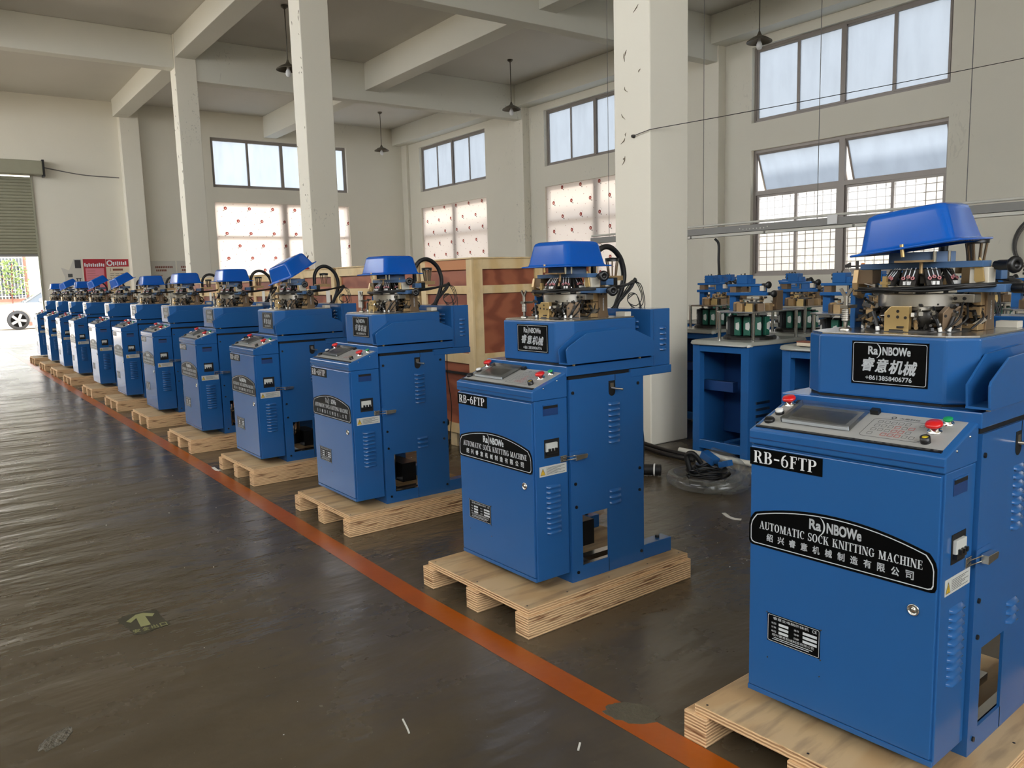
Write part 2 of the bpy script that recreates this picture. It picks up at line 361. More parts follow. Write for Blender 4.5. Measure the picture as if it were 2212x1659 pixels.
# ---------------------------------------------------------------- mesh helpers
class MB:
    def __init__(s): s.v = []; s.f = []; s.sm = []; s.mi = []; s.cur = 0
    def add(s, vs, fs, smooth=False, M=None):
        o = len(s.v)
        for p in vs:
            p = Vector(p)
            s.v.append(M @ p if M is not None else p)
        for f in fs:
            s.f.append([i + o for i in f]); s.sm.append(smooth); s.mi.append(s.cur)
        return s
    def box(s, x0, x1, y0, y1, z0, z1, M=None):
        vs = [(x, y, z) for z in (z0, z1) for y in (y0, y1) for x in (x0, x1)]
        return s.add(vs, [(0, 2, 3, 1), (4, 5, 7, 6), (0, 1, 5, 4), (2, 6, 7, 3), (0, 4, 6, 2), (1, 3, 7, 5)], False, M)
    def cbox(s, c, size, M=None, rot=None):
        R = Matrix.Translation(c) @ (rot.to_4x4() if rot is not None else Matrix.Identity(4))
        h = [k / 2 for k in size]
        return s.box(-h[0], h[0], -h[1], h[1], -h[2], h[2], (M @ R) if M is not None else R)
    def prism(s, poly, axis, a, b, M=None):
        # poly: 2D points; axis: 0 -> (y,z) polygon along x, 1 -> (x,z) along y, 2 -> (x,y) along z
        def P(q, t):
            return (t, q[0], q[1]) if axis == 0 else ((q[0], t, q[1]) if axis == 1 else (q[0], q[1], t))
        n = len(poly)
        vs = [P(q, a) for q in poly] + [P(q, b) for q in poly]
        fs = [list(range(n))[::-1], list(range(n, 2 * n))] + [(i, (i + 1) % n, n + (i + 1) % n, n + i) for i in range(n)]
        return s.add(vs, fs, False, M)
    def cyl(s, p0, p1, r, n=16, r2=None, caps=True, M=None):
        p0 = Vector(p0); p1 = Vector(p1); r2 = r if r2 is None else r2
        d = (p1 - p0).normalized(); a = d.orthogonal().normalized(); b = d.cross(a)
        vs = []
        for (p, q) in ((p0, r), (p1, r2)):
            for i in range(n):
                t = 2 * pi * i / n; vs.append(p + (a * cos(t) + b * sin(t)) * q)
        s.add(vs, [(i, (i + 1) % n, n + (i + 1) % n, n + i) for i in range(n)], True, M)
        if caps:
            s.add(vs[:n], [list(range(n))[::-1]], False, M); s.add(vs[n:], [list(range(n))], False, M)
        return s
    def lathe(s, prof, c, axis=(0, 0, 1), n=24, M=None, smooth=True):
        # prof: list of (radius, height) along axis from c
        c = Vector(c); d = Vector(axis).normalized(); a = d.orthogonal().normalized(); b = d.cross(a)
        vs = []
        for (r, h) in prof:
            for i in range(n):
                t = 2 * pi * i / n; vs.append(c + d * h + (a * cos(t) + b * sin(t)) * max(r, 1e-5))
        fs = [(k * n + i, k * n + (i + 1) % n, (k + 1) * n + (i + 1) % n, (k + 1) * n + i) for k in range(len(prof) - 1) for i in range(n)]
        return s.add(vs, fs, smooth, M)
    def tube(s, pts, r, n=8, M=None, caps=True):
        pts = [Vector(p) for p in pts]; m = len(pts)
        tang = [(pts[min(i + 1, m - 1)] - pts[max(i - 1, 0)]).normalized() for i in range(m)]
        a = tang[0].orthogonal().normalized(); vs = []
        for i in range(m):
            t = tang[i]; a = (a - t * a.dot(t)).normalized(); b = t.cross(a)
            rr = r[i] if isinstance(r, (list, tuple)) else r
            for k in range(n):
                q = 2 * pi * k / n; vs.append(pts[i] + (a * cos(q) + b * sin(q)) * rr)
        fs = [(i * n + k, i * n + (k + 1) % n, (i + 1) * n + (k + 1) % n, (i + 1) * n + k) for i in range(m - 1) for k in range(n)]
        s.add(vs, fs, True, M)
        if caps:
            s.add(vs[:n], [list(range(n))[::-1]], False, M); s.add(vs[-n:], [list(range(n))], False, M)
        return s
    def poly(s, pts, M=None): return s.add(pts, [list(range(len(pts)))], False, M)
    def mesh(s, name, bevel=0.0):
        me = bpy.data.meshes.new(name)
        me.from_pydata([tuple(v) for v in s.v], [], s.f)
        me.polygons.foreach_set('use_smooth', s.sm)
        if len(s.mi) == len(s.f) and any(s.mi): me.polygons.foreach_set('material_index', s.mi)
        bm = bmesh.new(); bm.from_mesh(me)
        if bevel:
            bmesh.ops.recalc_face_normals(bm, faces=bm.faces)
            es = [e for e in bm.edges if len(e.link_faces) == 2 and e.calc_face_angle(0) > 0.5]
            bmesh.ops.bevel(bm, geom=es, offset=bevel, segments=2, affect='EDGES', profile=0.5, clamp_overlap=True)
        bmesh.ops.recalc_face_normals(bm, faces=bm.faces)
        bm.to_mesh(me); bm.free()
        me.update()
        return me
    def build(s, name, m, parent=None, bevel=0.0, origin=None):
        if origin is not None:
            o_ = Vector(origin); s.v = [v - o_ for v in s.v]
        me = s.mesh(name, bevel)
        for q_ in ([m] if isinstance(m, str) else m): me.materials.append(MATS[q_])
        o = bpy.data.objects.new(name, me); col.objects.link(o)
        if parent is not None: o.parent = parent
        if origin is not None: o.location = origin
        return o

def spline(pts, n=8):
    pts = [Vector(p) for p in pts]; out = []
    P = [pts[0] * 2 - pts[1]] + pts + [pts[-1] * 2 - pts[-2]]
    for i in range(1, len(P) - 2):
        for k in range(n):
            t = k / n; a, b, c, d = P[i - 1], P[i], P[i + 1], P[i + 2]
            out.append(0.5 * ((2 * b) + (-a + c) * t + (2 * a - 5 * b + 4 * c - d) * t * t + (-a + 3 * b - 3 * c + d) * t ** 3))
    out.append(pts[-1])
    return out
def rrect(x0, x1, y0, y1, r, n=5):
    out = []
    for (cx, cy, a0) in ((x1 - r, y1 - r, 0), (x0 + r, y1 - r, 90), (x0 + r, y0 + r, 180), (x1 - r, y0 + r, 270)):
        for k in range(n + 1):
            a = radians(a0 + 90 * k / n); out.append((cx + r * cos(a), cy + r * sin(a)))
    return out
def ring_faces(mb, outer, inner, fn, h0=None):
    n = len(outer); mb.add([fn(*q) for q in outer] + [fn(*q) for q in inner], [(i, (i + 1) % n, n + (i + 1) % n, n + i) for i in range(n)])
def tag(o, label=None, cat=None, group=None, kind=None):
    if label: o['label'] = label
    if cat: o['category'] = cat
    if group: o['group'] = group
    if kind: o['kind'] = kind
    return o
def thing(name, label, cat, loc=(0, 0, 0), rz=0, group=None):
    o = bpy.data.objects.new(name, None); col.objects.link(o)
    o.empty_display_size = 0.1
    o.location = loc; o.rotation_euler = (0, 0, rz)
    return tag(o, label, cat, group)
def copy_tree(o, parent=None, skip=()):
    c = o.copy(); col.objects.link(c); c.parent = parent
    for ch in o.children:
        if ch.name.split('.')[0] in skip: continue
        copy_tree(ch, c, skip)
    return c
def struct(o): o['kind'] = 'structure'; return o

# ---- lettering
def text_mesh(body, size=1.0, bold=0.0, shear=0.0, sx=1.0, spacing=1.0, extrude=0.0):
    cu = bpy.data.curves.new('lettering', 'FONT'); cu.body = body; cu.size = size; cu.offset = bold; cu.shear = shear
    cu.space_character = spacing; cu.align_x = 'CENTER'; cu.align_y = 'CENTER'; cu.extrude = extrude; cu.resolution_u = 3
    ob = bpy.data.objects.new('lettering_tmp', cu); col.objects.link(ob)
    dg = bpy.context.evaluated_depsgraph_get(); ev = ob.evaluated_get(dg)
    me = ev.to_mesh()
    xs = [v.co.x for v in me.vertices] or [0]; ys = [v.co.y for v in me.vertices] or [0]
    cx = (min(xs) + max(xs)) / 2; cy = (min(ys) + max(ys)) / 2
    vs = [((v.co.x - cx) * sx, v.co.y - cy) for v in me.vertices]; fs = [tuple(p.vertices) for p in me.polygons]
    w = (max(xs) - min(xs)) * sx; h = max(ys) - min(ys)
    ev.to_mesh_clear(); bpy.data.objects.remove(ob); bpy.data.curves.remove(cu)
    return vs, fs, w, h
def bold_text(mb, tm, fn, x, y, width, height, e):
    for dx, dy in ((-e, -e), (e, -e), (-e, e), (e, e)): place_text(mb, tm, fn, x + dx, y + dy, width, height)
def place_text(mb, tm, fn, x=0.0, y=0.0, width=None, height=None):
    vs, fs, w, h = tm
    kx = (width / w) if width and w else 1.0
    ky = (height / h) if height and h else kx
    if width is None: kx = ky
    mb.add([fn(x + a * kx, y + b * ky) for (a, b) in vs], fs)
T_, t_ = 0.20, 0.062
def serif_glyph(ch):
    P = []
    q = lambda x0, x1, y0, y1: P.append([(x0, y0), (x1, y0), (x1, y1), (x0, y1)])
    def dg(x0, y0, x1, y1, w): P.append([(x0, y0), (x0 + w, y0), (x1 + w, y1), (x1, y1)])
    def arc(cx, cy, rx, ry, a0, a1, tx=T_, ty=t_, n=14):
        for k in range(n):
            A, B = radians(a0 + (a1 - a0) * k / n), radians(a0 + (a1 - a0) * (k + 1) / n)
            P.append([(cx + rx * cos(A), cy + ry * sin(A)), (cx + rx * cos(B), cy + ry * sin(B)), (cx + (rx - tx) * cos(B), cy + (ry - ty) * sin(B)), (cx + (rx - tx) * cos(A), cy + (ry - ty) * sin(A))])
    def stem(x, w=T_, y0=0, y1=1, bot=True, top=True):
        q(x, x + w, y0, y1)
        if bot: q(x - .08, x + w + .08, y0, y0 + t_)
        if top: q(x - .08, x + w + .08, y1 - t_, y1)
    W = 0.7
    if ch == 'I': stem(.1); W = .4
    elif ch == 'T': stem(.26, top=False); q(0, .72, 1 - t_, 1); q(0, t_, .78, 1); q(.72 - t_, .72, .78, 1); W = .74
    elif ch in 'FE':
        stem(.09); q(.09, .62, 1 - t_, 1); q(.09, .48, .5, .5 + t_); q(.62 - t_, .62, .76, 1); q(.45, .45 + t_, .4, .66); W = .68
        if ch == 'E': q(.09, .66, 0, t_); q(.66 - t_, .66, 0, .24); W = .72
    elif ch == 'H': stem(.08); stem(.56); q(.1, .7, .5, .5 + t_); W = .86
    elif ch == 'K': stem(.08); dg(.28, .42, .62, 1, .075); dg(.60, 0, .34, .56, T_ + .02); q(.5, .78, 1 - t_, 1); q(.5, .88, 0, t_); W = .88
    elif ch == 'M': stem(.1, .075); dg(.44, 0, .1, 1, T_); dg(.47, 0, .78, 1, .075); stem(.78); q(0, .3, 1 - t_, 1); W = 1.08
    elif ch == 'N': stem(.1, .075); dg(.60, 0, .08, 1, T_ + .02); stem(.70, .075); W = .88
    elif ch == 'A': dg(.06, 0, .40, 1, .075); dg(.62, 0, .34, 1, T_); q(.18, .64, .3, .3 + t_); q(-.02, .24, 0, t_); q(.52, .92, 0, t_); W = .9
    elif ch == 'U': q(.08, .08 + T_, .3, 1); q(.62, .695, .3, 1); arc(.3875, .31, .3075, .31, 180, 360, .14, .075); q(0, .36, 1 - t_, 1); q(.52, .8, 1 - t_, 1); W = .8
    elif ch == 'O': arc(.42, .5, .4, .51, 0, 360, n=24); W = .86
    elif ch == 'C': arc(.42, .5, .4, .51, 48, 312, n=20); q(.62, .62 + t_, .68, .95); W = .76
    elif ch == 'G': arc(.42, .5, .4, .51, 48, 330, n=20); q(.62, .62 + t_, .68, .95); q(.56, .56 + T_, .08, .42); q(.48, .84, .42, .42 + t_); W = .86
    elif ch == 'S': arc(.32, .735, .27, .275, 30, 270, .13, .08); arc(.32, .265, .28, .275, 90, -150, .13, .08); q(.54, .6, .7, .98); q(.02, .08, .02, .32); W = .64
    elif ch == 'R': stem(.09); q(.2, .42, 1 - t_, 1); q(.2, .42, .48, .48 + t_); arc(.4, .74, .32, .26, -90, 90); dg(.62, 0, .36, .5, T_); q(.55, .9, 0, t_); W = .88
    elif ch == 'P': stem(.09); q(.2, .42, 1 - t_, 1); q(.2, .42, .46, .46 + t_); arc(.4, .73, .34, .27, -90, 90); W = .78
    elif ch == 'B': stem(.09); q(.2, .42, 1 - t_, 1); q(.2, .42, .5, .5 + t_); q(.2, .42, 0, t_); arc(.4, .765, .3, .235, -90, 90); arc(.4, .28, .36, .28, -90, 90); W = .82
    elif ch == '6': arc(.36, .32, .32, .33, 0, 360, .15, .06, n=22); arc(.5, .42, .46, .58, 95, 200, .18, .07); W = .74
    elif ch == '-': q(.06, .54, .42, .55); W = .6
    elif ch == ' ': W = .42
    return P, W
def serif_text(mb, body, fn, x0, x1, y0, y1, gap=0.06):
    gl = [serif_glyph(c) for c in body]; tot = sum(w + gap for _, w in gl) - gap
    kx = (x1 - x0) / tot; ky = (y1 - y0); x = 0
    for P, w in gl:
        for p in P: mb.poly([fn(x0 + (x + a) * kx, y0 + b * ky) for (a, b) in p])
        x += w + gap
def logo(mb, fn, cx, cy, width):
    # wide rounded word mark with a crescent standing for one letter
    h = width * 0.19
    a = text_mesh('Ra', 1.0, 0.0, sx=1.35); b = text_mesh('NBOWe', 1.0, 0.0, sx=1.35)
    bold_text(mb, a, fn, cx - width * 0.385, cy, width * 0.23, h, width * 0.0065)
    bold_text(mb, b, fn, cx + width * 0.175, cy - h * 0.03, width * 0.65, h, width * 0.0065)
    pts_o, pts_i = [], []
    for k in range(13):
        t = radians(-62 + 124 * k / 12)
        pts_o.append((cx - width * 0.36 + width * 0.175 * cos(t), cy - h * 0.05 + h * 1.0 * sin(t)))
        t2 = radians(-66 + 132 * k / 12)
        pts_i.append((cx - width * 0.36 + width * 0.135 * cos(t2) + width * 0.006, cy - h * 0.05 + h * 0.98 * sin(t2)))
    for k in range(12): mb.poly([fn(*pts_o[k]), fn(*pts_o[k + 1]), fn(*pts_i[k + 1]), fn(*pts_i[k])])
# ---------------------------------------------------------------- the hall
XL, XW, YB, YF, ZC = -5.0, 14.66, -6.0, 26.56, 6.95
TH = 0.24
BAY = 7.123
COLX0, COLX1 = 4.889, 5.35
COLY = [4.72 + BAY * k for k in range(-1, 3)]
CW = 0.42

struct(MB().box(XL - TH, XW + TH, YB - TH, YF + TH, -0.2, 0).build('floor', 'epoxy_floor'))
struct(MB().box(XL - TH, XW + TH, YB - TH, YF + TH, ZC, ZC + 0.2).build('ceiling', 'ceiling_white'))

def wall_with_holes(name, h0, h1, holes, fn, m='wall_white'):
    # holes: (h0,h1,z0,z1); splits the wall into upright strips so that the mesh has real openings
    hs = sorted({h0, h1} | {q for a in holes for q in a[:2]})
    mb = MB()
    for a, b in zip(hs[:-1], hs[1:]):
        zs = sorted((q[2], q[3]) for q in holes if q[0] <= a + 1e-6 and q[1] >= b - 1e-6)
        z = 0.0
        for (z0, z1) in zs:
            if z0 > z + 1e-6: fn(mb, a, b, z, z0)
            z = z1
        if z < ZC - 1e-6: fn(mb, a, b, z, ZC)
    return struct(mb.build(name, m))
WA0, WA1 = 7.03, 11.17
UP = (4.62, 6.17); LO = (1.37, 4.05)
holesR = []
for k in (-1, 0, 1, 2):
    for z in (UP, LO): holesR.append((WA0 + BAY * k, WA1 + BAY * k, z[0], z[1]))
wall_with_holes('wall_right', YB - TH, YF + TH, holesR, lambda mb, a, b, z0, z1: mb.box(XW, XW + TH, a, b, z0, z1))
FW0, FW1 = 7.74, 12.38
DX0, DX1 = -1.4, 2.74
wall_with_holes('wall_far', XL - TH, XW, [(FW0, FW1, UP[0], UP[1]), (FW0, FW1, LO[0], LO[1] + 0.1), (DX0, DX1, 0, 4.72)], lambda mb, a, b, z0, z1: mb.box(a, b, YF, YF + TH, z0, z1))
LEFT_OPEN = [(-5.4, 1.9, 4.7, 6.5), (2.3, 9.1, 4.6, 6.5), (9.5, 16.2, 4.1, 6.7), (16.6, 26.3, 3.5, 6.7)]  # unseen openings, added and sized for the daylight they let in
wall_with_holes('wall_left', YB, YF, LEFT_OPEN, lambda mb, a, b, z0, z1: mb.box(XL - TH, XL, a, b, z0, z1))
wall_with_holes('wall_back', XL, XW, [(-4.4, 3.4, 2.5, 6.2)], lambda mb, a, b, z0, z1: mb.box(a, b, YB - TH, YB, z0, z1))  # its opening is out of view, added to light the hall from behind
# mullions of the big added openings in the unseen left wall
k = 1
for (y0, y1, z0, z1) in LEFT_OPEN:
    mb = MB()
    for q in range(5): yy = y0 + (y1 - y0 - 0.06) * q / 4; mb.box(XL - 0.16, XL - 0.1, yy, yy + 0.06, z0, z1)
    for z in (z0, (z0 + z1) / 2, z1 - 0.06): mb.box(XL - 0.16, XL - 0.1, y0, y1, z, z + 0.06)
    struct(mb.build('trim_%d' % k, 'window_frame')); k += 1

# columns
for i, y in enumerate(COLY):
    mb = MB().box(COLX0, COLX1, y, y + CW, 0, ZC)
    co = struct(mb.build('trim_%d' % k, 'column_white', bevel=0.012)); k += 1
    rnd = random.Random(40 + i)
    for q in range((0, 16, 22, 18)[i]):
        # curled edges of flaking paint, mostly along the aisle-side face
        zz = rnd.uniform(2.3, 4.4) if i == 1 else rnd.uniform(1.8, 6.2)
        yy = y + (rnd.uniform(0.05, CW - 0.05) if i == 1 or rnd.random() < .3 else rnd.uniform(0.0, 0.06))
        L_ = rnd.uniform(0.02, 0.09); an = rnd.uniform(0.6, 2.5)
        p0 = Vector((COLX0 - 0.001, yy, zz)); dv = Vector((0, cos(an), sin(an))) * L_
        MB().tube(spline([p0, p0 + dv * .5 + Vector((-.004, rnd.uniform(-.02, .02), 0)), p0 + dv], 3), [0.001, 0.002, 0.003, 0.004, 0.003, 0.002, 0.001], 5).build('paint_flake', 'flake_edge', co)
# pilasters
for y in COLY[1:]:
    struct(MB().box(XW - 0.24, XW, y + 0.02, y + CW, 0, ZC).build('trim_%d' % k, 'column_white', bevel=0.008)); k += 1
struct(MB().box(XW - 0.10, XW, YF - 0.38, YF, 0, ZC).build('trim_%d' % k, 'wall_white', bevel=0.008)); k += 1
struct(MB().box(5.08, 5.60, YF - 0.34, YF, 0, ZC).build('trim_%d' % k, 'column_white', bevel=0.012)); k += 1
# beams: across the hall (one per row of columns), along the columns, secondary, and along the right wall
XBZ, YBZ, SBZ, RBZ = 6.02, 6.46, 6.28, 6.36
for y in COLY:
    struct(MB().box(XL, COLX0, y + 0.06, y + CW - 0.06, XBZ + 0.22, ZC).build('trim_%d' % k, 'beam_white', bevel=0.01)); k += 1
    struct(MB().box(COLX1, XW, y + 0.06, y + CW - 0.06, XBZ, ZC).build('trim_%d' % k, 'beam_white', bevel=0.01)); k += 1
ys = [YB] + COLY + [YF]
for a, b in zip(ys[:-1], ys[1:]):
    a2 = a + CW - 0.06 if a != YB else a; b2 = b + 0.06 if b != YF else b
    for (x0, x1, z0) in ((COLX0 + 0.02, COLX1 - 0.02, YBZ), (9.48, 9.9, SBZ), (-0.4, 0.0, SBZ)):
        lo, hi = (a2, b2)
        if x0 > 4 and x0 < 5:
            lo = a + CW if a != YB else a; hi = b if b != YF else YF - 0.34
        struct(MB().box(x0, x1, lo, hi, z0, ZC).build('trim_%d' % k, 'beam_white', bevel=0.01)); k += 1
    lo = a + CW if a != YB else a; hi = b + 0.02 if b != YF else YF
    struct(MB().box(XW - 0.46, XW, a2, b2, RBZ, ZC).build('trim_%d' % k, 'beam_white', bevel=0.01)); k += 1

# ---- windows
WN = [0]
def fnR(h, z, d): return (XW + d, h, z)
def fnF(h, z, d): return (h, YF + d, z)
def bar(mb, fn, h0, h1, z0, z1, d0, d1):
    vs = [fn(h, z, d) for d in (d0, d1) for z in (z0, z1) for h in (h0, h1)]
    mb.add(vs, [(0, 1, 3, 2), (4, 6, 7, 5), (0, 4, 5, 1), (2, 3, 7, 6), (0, 2, 6, 4), (1, 5, 7, 3)])
def win_root(fn, h0, z0):
    WN[0] += 1
    o = bpy.data.objects.new('window_%d' % WN[0], None); col.objects.link(o); o['kind'] = 'structure'
    o.location = fn(h0, z0, 0)
    return o
def part(mb, name, m, root, bevel=0.0):
    L = root.location
    mb.v = [v - L for v in mb.v]
    o = mb.build(name, m, root, bevel)
    return o
def upper_window(fn, h0, h1, z0, z1):
    r = win_root(fn, h0, z0); fr = 0.055
    mb = MB(); D0, D1 = 0.10, 0.16
    bar(mb, fn, h0, h1, z0, z0 + fr, D0, D1); bar(mb, fn, h0, h1, z1 - fr, z1, D0, D1)
    bar(mb, fn, h0, h0 + fr, z0 + fr, z1 - fr, D0, D1); bar(mb, fn, h1 - fr, h1, z0 + fr, z1 - fr, D0, D1)
    part(mb, 'window_frame', 'window_frame', r)
    w = (h1 - h0 - 2 * fr) / 4
    for q in range(4):
        a = h0 + fr + w * q; b = a + w
        s = 0.04
        mb = MB()
        for (x0, x1, y0, y1) in ((a, a + s, z0 + fr, z1 - fr), (b - s, b, z0 + fr, z1 - fr), (a + s, b - s, z0 + fr, z0 + fr + s), (a + s, b - s, z1 - fr - s, z1 - fr)):
            bar(mb, fn, x0, x1, y0, y1, 0.085 + 0.03 * (q % 2), 0.125 + 0.03 * (q % 2))
        sash = part(mb, 'sash', 'window_frame', r)
        mb = MB(); d = 0.11 + 0.03 * (q % 2)
        mb.poly([fn(a + s, z0 + fr + s, d), fn(b - s, z0 + fr + s, d), fn(b - s, z1 - fr - s, d), fn(a + s, z1 - fr - s, d)])
        mb.v = [v - r.location for v in mb.v]
        mb.build('pane', 'frosted_glass', sash)
    mb = MB(); m = (h0 + h1) / 2
    bar(mb, fn, m - 0.05, m + 0.05, z0 + fr, z1 - fr, 0.07, 0.08)
    part(mb, 'mullion', 'window_frame', r)
def paper_window(fn, h0, h1, z0, z1, strip=True):
    # lower window papered over with flower-printed sheets
    r = win_root(fn, h0, z0)
    mb = MB(); f = 0.05
    bar(mb, fn, h0, h1, z0, z0 + f, 0.10, 0.15); bar(mb, fn, h0, h1, z1 - f, z1, 0.10, 0.15); bar(mb, fn, h0, h0 + f, z0 + f, z1 - f, 0.10, 0.15); bar(mb, fn, h1 - f, h1, z0 + f, z1 - f, 0.10, 0.15)
    m = (h0 + h1) / 2
    bar(mb, fn, m - 0.12, m + 0.12, z0 + f, z1 - f, 0.10, 0.15)
    bar(mb, fn, h0 + f, h1 - f, 3.02, 3.12, 0.11, 0.14)
    part(mb, 'window_frame', 'window_frame', r)
    for (a, b, d) in ((h0, m - 0.02, 0.05), (m - 0.02, h1, 0.06)):
        mb = MB(); mb.poly([fn(a, z0, d), fn(b, z0, d), fn(b, z1, d), fn(a, z1, d)])
        o = mb.build('paper_sheet', 'flower_paper', r); o.data.transform(Matrix.Translation(-r.location))
    return r
for kk in (0, 1, 2, -1): upper_window(fnR, WA0 + BAY * kk, WA1 + BAY * kk, *UP)
upper_window(fnF, FW0, FW1, *UP)
for kk in (1, 2): paper_window(fnR, WA0 + BAY * kk, WA1 + BAY * kk, *LO)
paper_window(fnF, FW0, FW1, LO[0], LO[1] + 0.1)
def clear_window(fn, h0, h1, z0, z1):
    r = win_root(fn, h0, z0); f = 0.06; zt = 3.10; m = (h0 + h1) / 2
    mb = MB()
    for (a, b, c, d) in ((h0, h1, z0, z0 + f), (h0, h1, z1 - f, z1), (h0, h0 + f, z0 + f, z1 - f), (h1 - f, h1, z0 + f, z1 - f), (h0 + f, h1 - f, zt, zt + 0.09), (m - 0.07, m + 0.07, z0 + f, zt), (m - 0.06, m + 0.06, zt + 0.09, z1 - f)):
        bar(mb, fn, a, b, c, d, 0.10, 0.17)
    part(mb, 'window_frame', 'window_frame', r)
    for (a, b) in ((h0 + f, m - 0.06), (m + 0.06, h1 - f)):
        # top-hung sash tilted outwards
        za, zb = zt + 0.10, z1 - f
        tilt = 0.30
        def tf(h, z, d): return fn(h, z, 0.12 + d + tilt * (zb - z) / (zb - za))
        mb = MB(); s = 0.035
        for (x0, x1, y0, y1) in ((a, a + s, za, zb), (b - s, b, za, zb), (a + s, b - s, za, za + s), (a + s, b - s, zb - s, zb)): bar(mb, tf, x0, x1, y0, y1, 0, 0.03)
        sash = part(mb, 'tilted_sash', 'window_frame', r)
        mb = MB(); mb.poly([tf(a + s, za + s, .015), tf(b - s, za + s, .015), tf(b - s, zb - s, .015), tf(a + s, zb - s, .015)])
        mb.v = [v - r.location for v in mb.v]; mb.build('pane', 'frosted_glass', sash)
        c = (a + b) / 2
        for q, (x0, x1) in enumerate(((a, c + 0.02), (c - 0.02, b))):
            mb = MB(); s2 = 0.045; dd = 0.11 + 0.03 * q
            for (u0, u1, y0, y1) in ((x0, x0 + s2, z0 + f, zt), (x1 - s2, x1, z0 + f, zt), (x0 + s2, x1 - s2, z0 + f, z0 + f + s2), (x0 + s2, x1 - s2, zt - s2, zt)): bar(mb, fn, u0, u1, y0, y1, dd, dd + 0.03)
            sash = part(mb, 'sliding_sash', 'window_frame', r)
            mb = MB(); mb.poly([fn(x0 + s2, z0 + f + s2, dd + .015), fn(x1 - s2, z0 + f + s2, dd + .015), fn(x1 - s2, zt - s2, dd + .015), fn(x0 + s2, zt - s2, dd + .015)])
            mb.v = [v - r.location for v in mb.v]; mb.build('pane', 'window_glass', sash)
    mb = MB()
    h = h0 + 0.1
    while h < h1: bar(mb, fn, h - .006, h + .006, z0, zt, 0.26, 0.27); h += 0.19
    z = z0 + 0.1
    while z < zt: bar(mb, fn, h0, h1, z - .006, z + .006, 0.27, 0.28); z += 0.15
    tag(part(mb, 'grille', 'window_frame', r), kind='stuff')
clear_window(fnR, WA0, WA1, *LO)
clear_window(fnR, WA0 - BAY, WA1 - BAY, *LO)

# ---- roller shutter door in the far wall
sh = thing('roller_shutter', 'half-raised grey roller shutter over the bright doorway at the far left', 'roller shutter', ((DX0 + DX1) / 2, YF - 0.02, 2.45))
o_ = sh.location.copy()
def sp_(mb, name, m, parent=sh, bevel=0.0):
    mb.v = [v - o_ for v in mb.v]
    return mb.build(name, m, parent, bevel)
sp_(MB().box(DX0 - 0.1, DX1 + 0.24, YF - 0.42, YF - 0.02, 4.70, 5.08), 'housing', 'shutter', bevel=0.02)
sp_(MB().box(DX1 + 0.24, DX1 + 0.30, YF - 0.36, YF - 0.04, 4.66, 5.12), 'end_bracket', 'black_plastic')
slat = MB()
slat.prism([(YF + 0.03, -0.004), (YF + 0.008, -0.004), (YF - 0.012, 0.012), (YF - 0.018, 0.04), (YF - 0.012, 0.07), (YF + 0.008, 0.086), (YF + 0.03, 0.086)], 0, DX0 + 0.03, DX1 - 0.02)
slat.v = [v - Vector((o_.x, o_.y, 0)) for v in slat.v]
me = slat.mesh('slat'); me.materials.append(MATS['shutter'])
z = 2.52
while z < 4.66:
    s_ = bpy.data.objects.new('slat', me); col.objects.link(s_); s_.parent = sh; s_.location = (0, 0, z - o_.z); z += 0.086
sp_(MB().box(DX0 + 0.03, DX1 - 0.02, YF - 0.03, YF + 0.03, 2.45, 2.515), 'bottom_bar', 'tray_grey')
for x in (DX0 + 0.002, DX1 - 0.05):
    sp_(MB().box(x, x + 0.048, YF - 0.05, YF + 0.06, 0.0, 4.70), 'guide_rail', 'shutter')
tag(MB().tube(spline([(DX1 + 0.3, YF - 0.03, 4.95), (4.0, YF - 0.02, 4.80), (5.0, YF - 0.025, 4.76)], 8), 0.014, 6).build('power_cable', 'cable_grey'), 'grey cable along the far wall beside the roller shutter housing', 'cable')

# ---- pendant lamps
def pendant(x, y, label, zc=ZC, zs=5.72):
    t = thing('pendant_lamp', label, 'lamp', (x, y, zs), 0, 'pendant lamps under the ceiling')
    MB().lathe([(0.0, zc - zs), (0.07, zc - zs), (0.07, zc - zs - 0.03), (0.02, zc - zs - 0.07)], (0, 0, 0), n=16).build('ceiling_rose', 'lamp_metal', t)
    MB().cyl((0, 0, 0.16), (0, 0, zc - zs - 0.03), 0.011, 8).build('rod', 'lamp_metal', t)
    MB().lathe([(0.015, 0.2), (0.03, 0.16), (0.05, 0.12), (0.13, 0.085), (0.23, 0.02), (0.235, 0.0), (0.225, 0.015), (0.12, 0.07), (0.0, 0.10)], (0, 0, 0), n=28).build('shade', 'lamp_metal', t)
    MB().lathe([(0.025, 0.07), (0.028, 0.02), (0.05, -0.03), (0.055, -0.08), (0.04, -0.12), (0.0, -0.135)], (0, 0, 0), n=16).build('bulb', 'white_button', t)
    return t
pendant(12.5, 16.9, 'pendant lamp hanging before the papered window right of centre')
pendant(12.5, 24.1, 'pendant lamp hanging in the far corner of the hall')
pendant(6.3, 16.0, 'pendant lamp half hidden by the left edge of the middle column')
pendant(13.0, 9.75, 'pendant lamp in front of the large upper window at right', ZC, 5.70)
pendant(6.2, 22.9, 'small lamp shade peeping out behind the leftmost column')
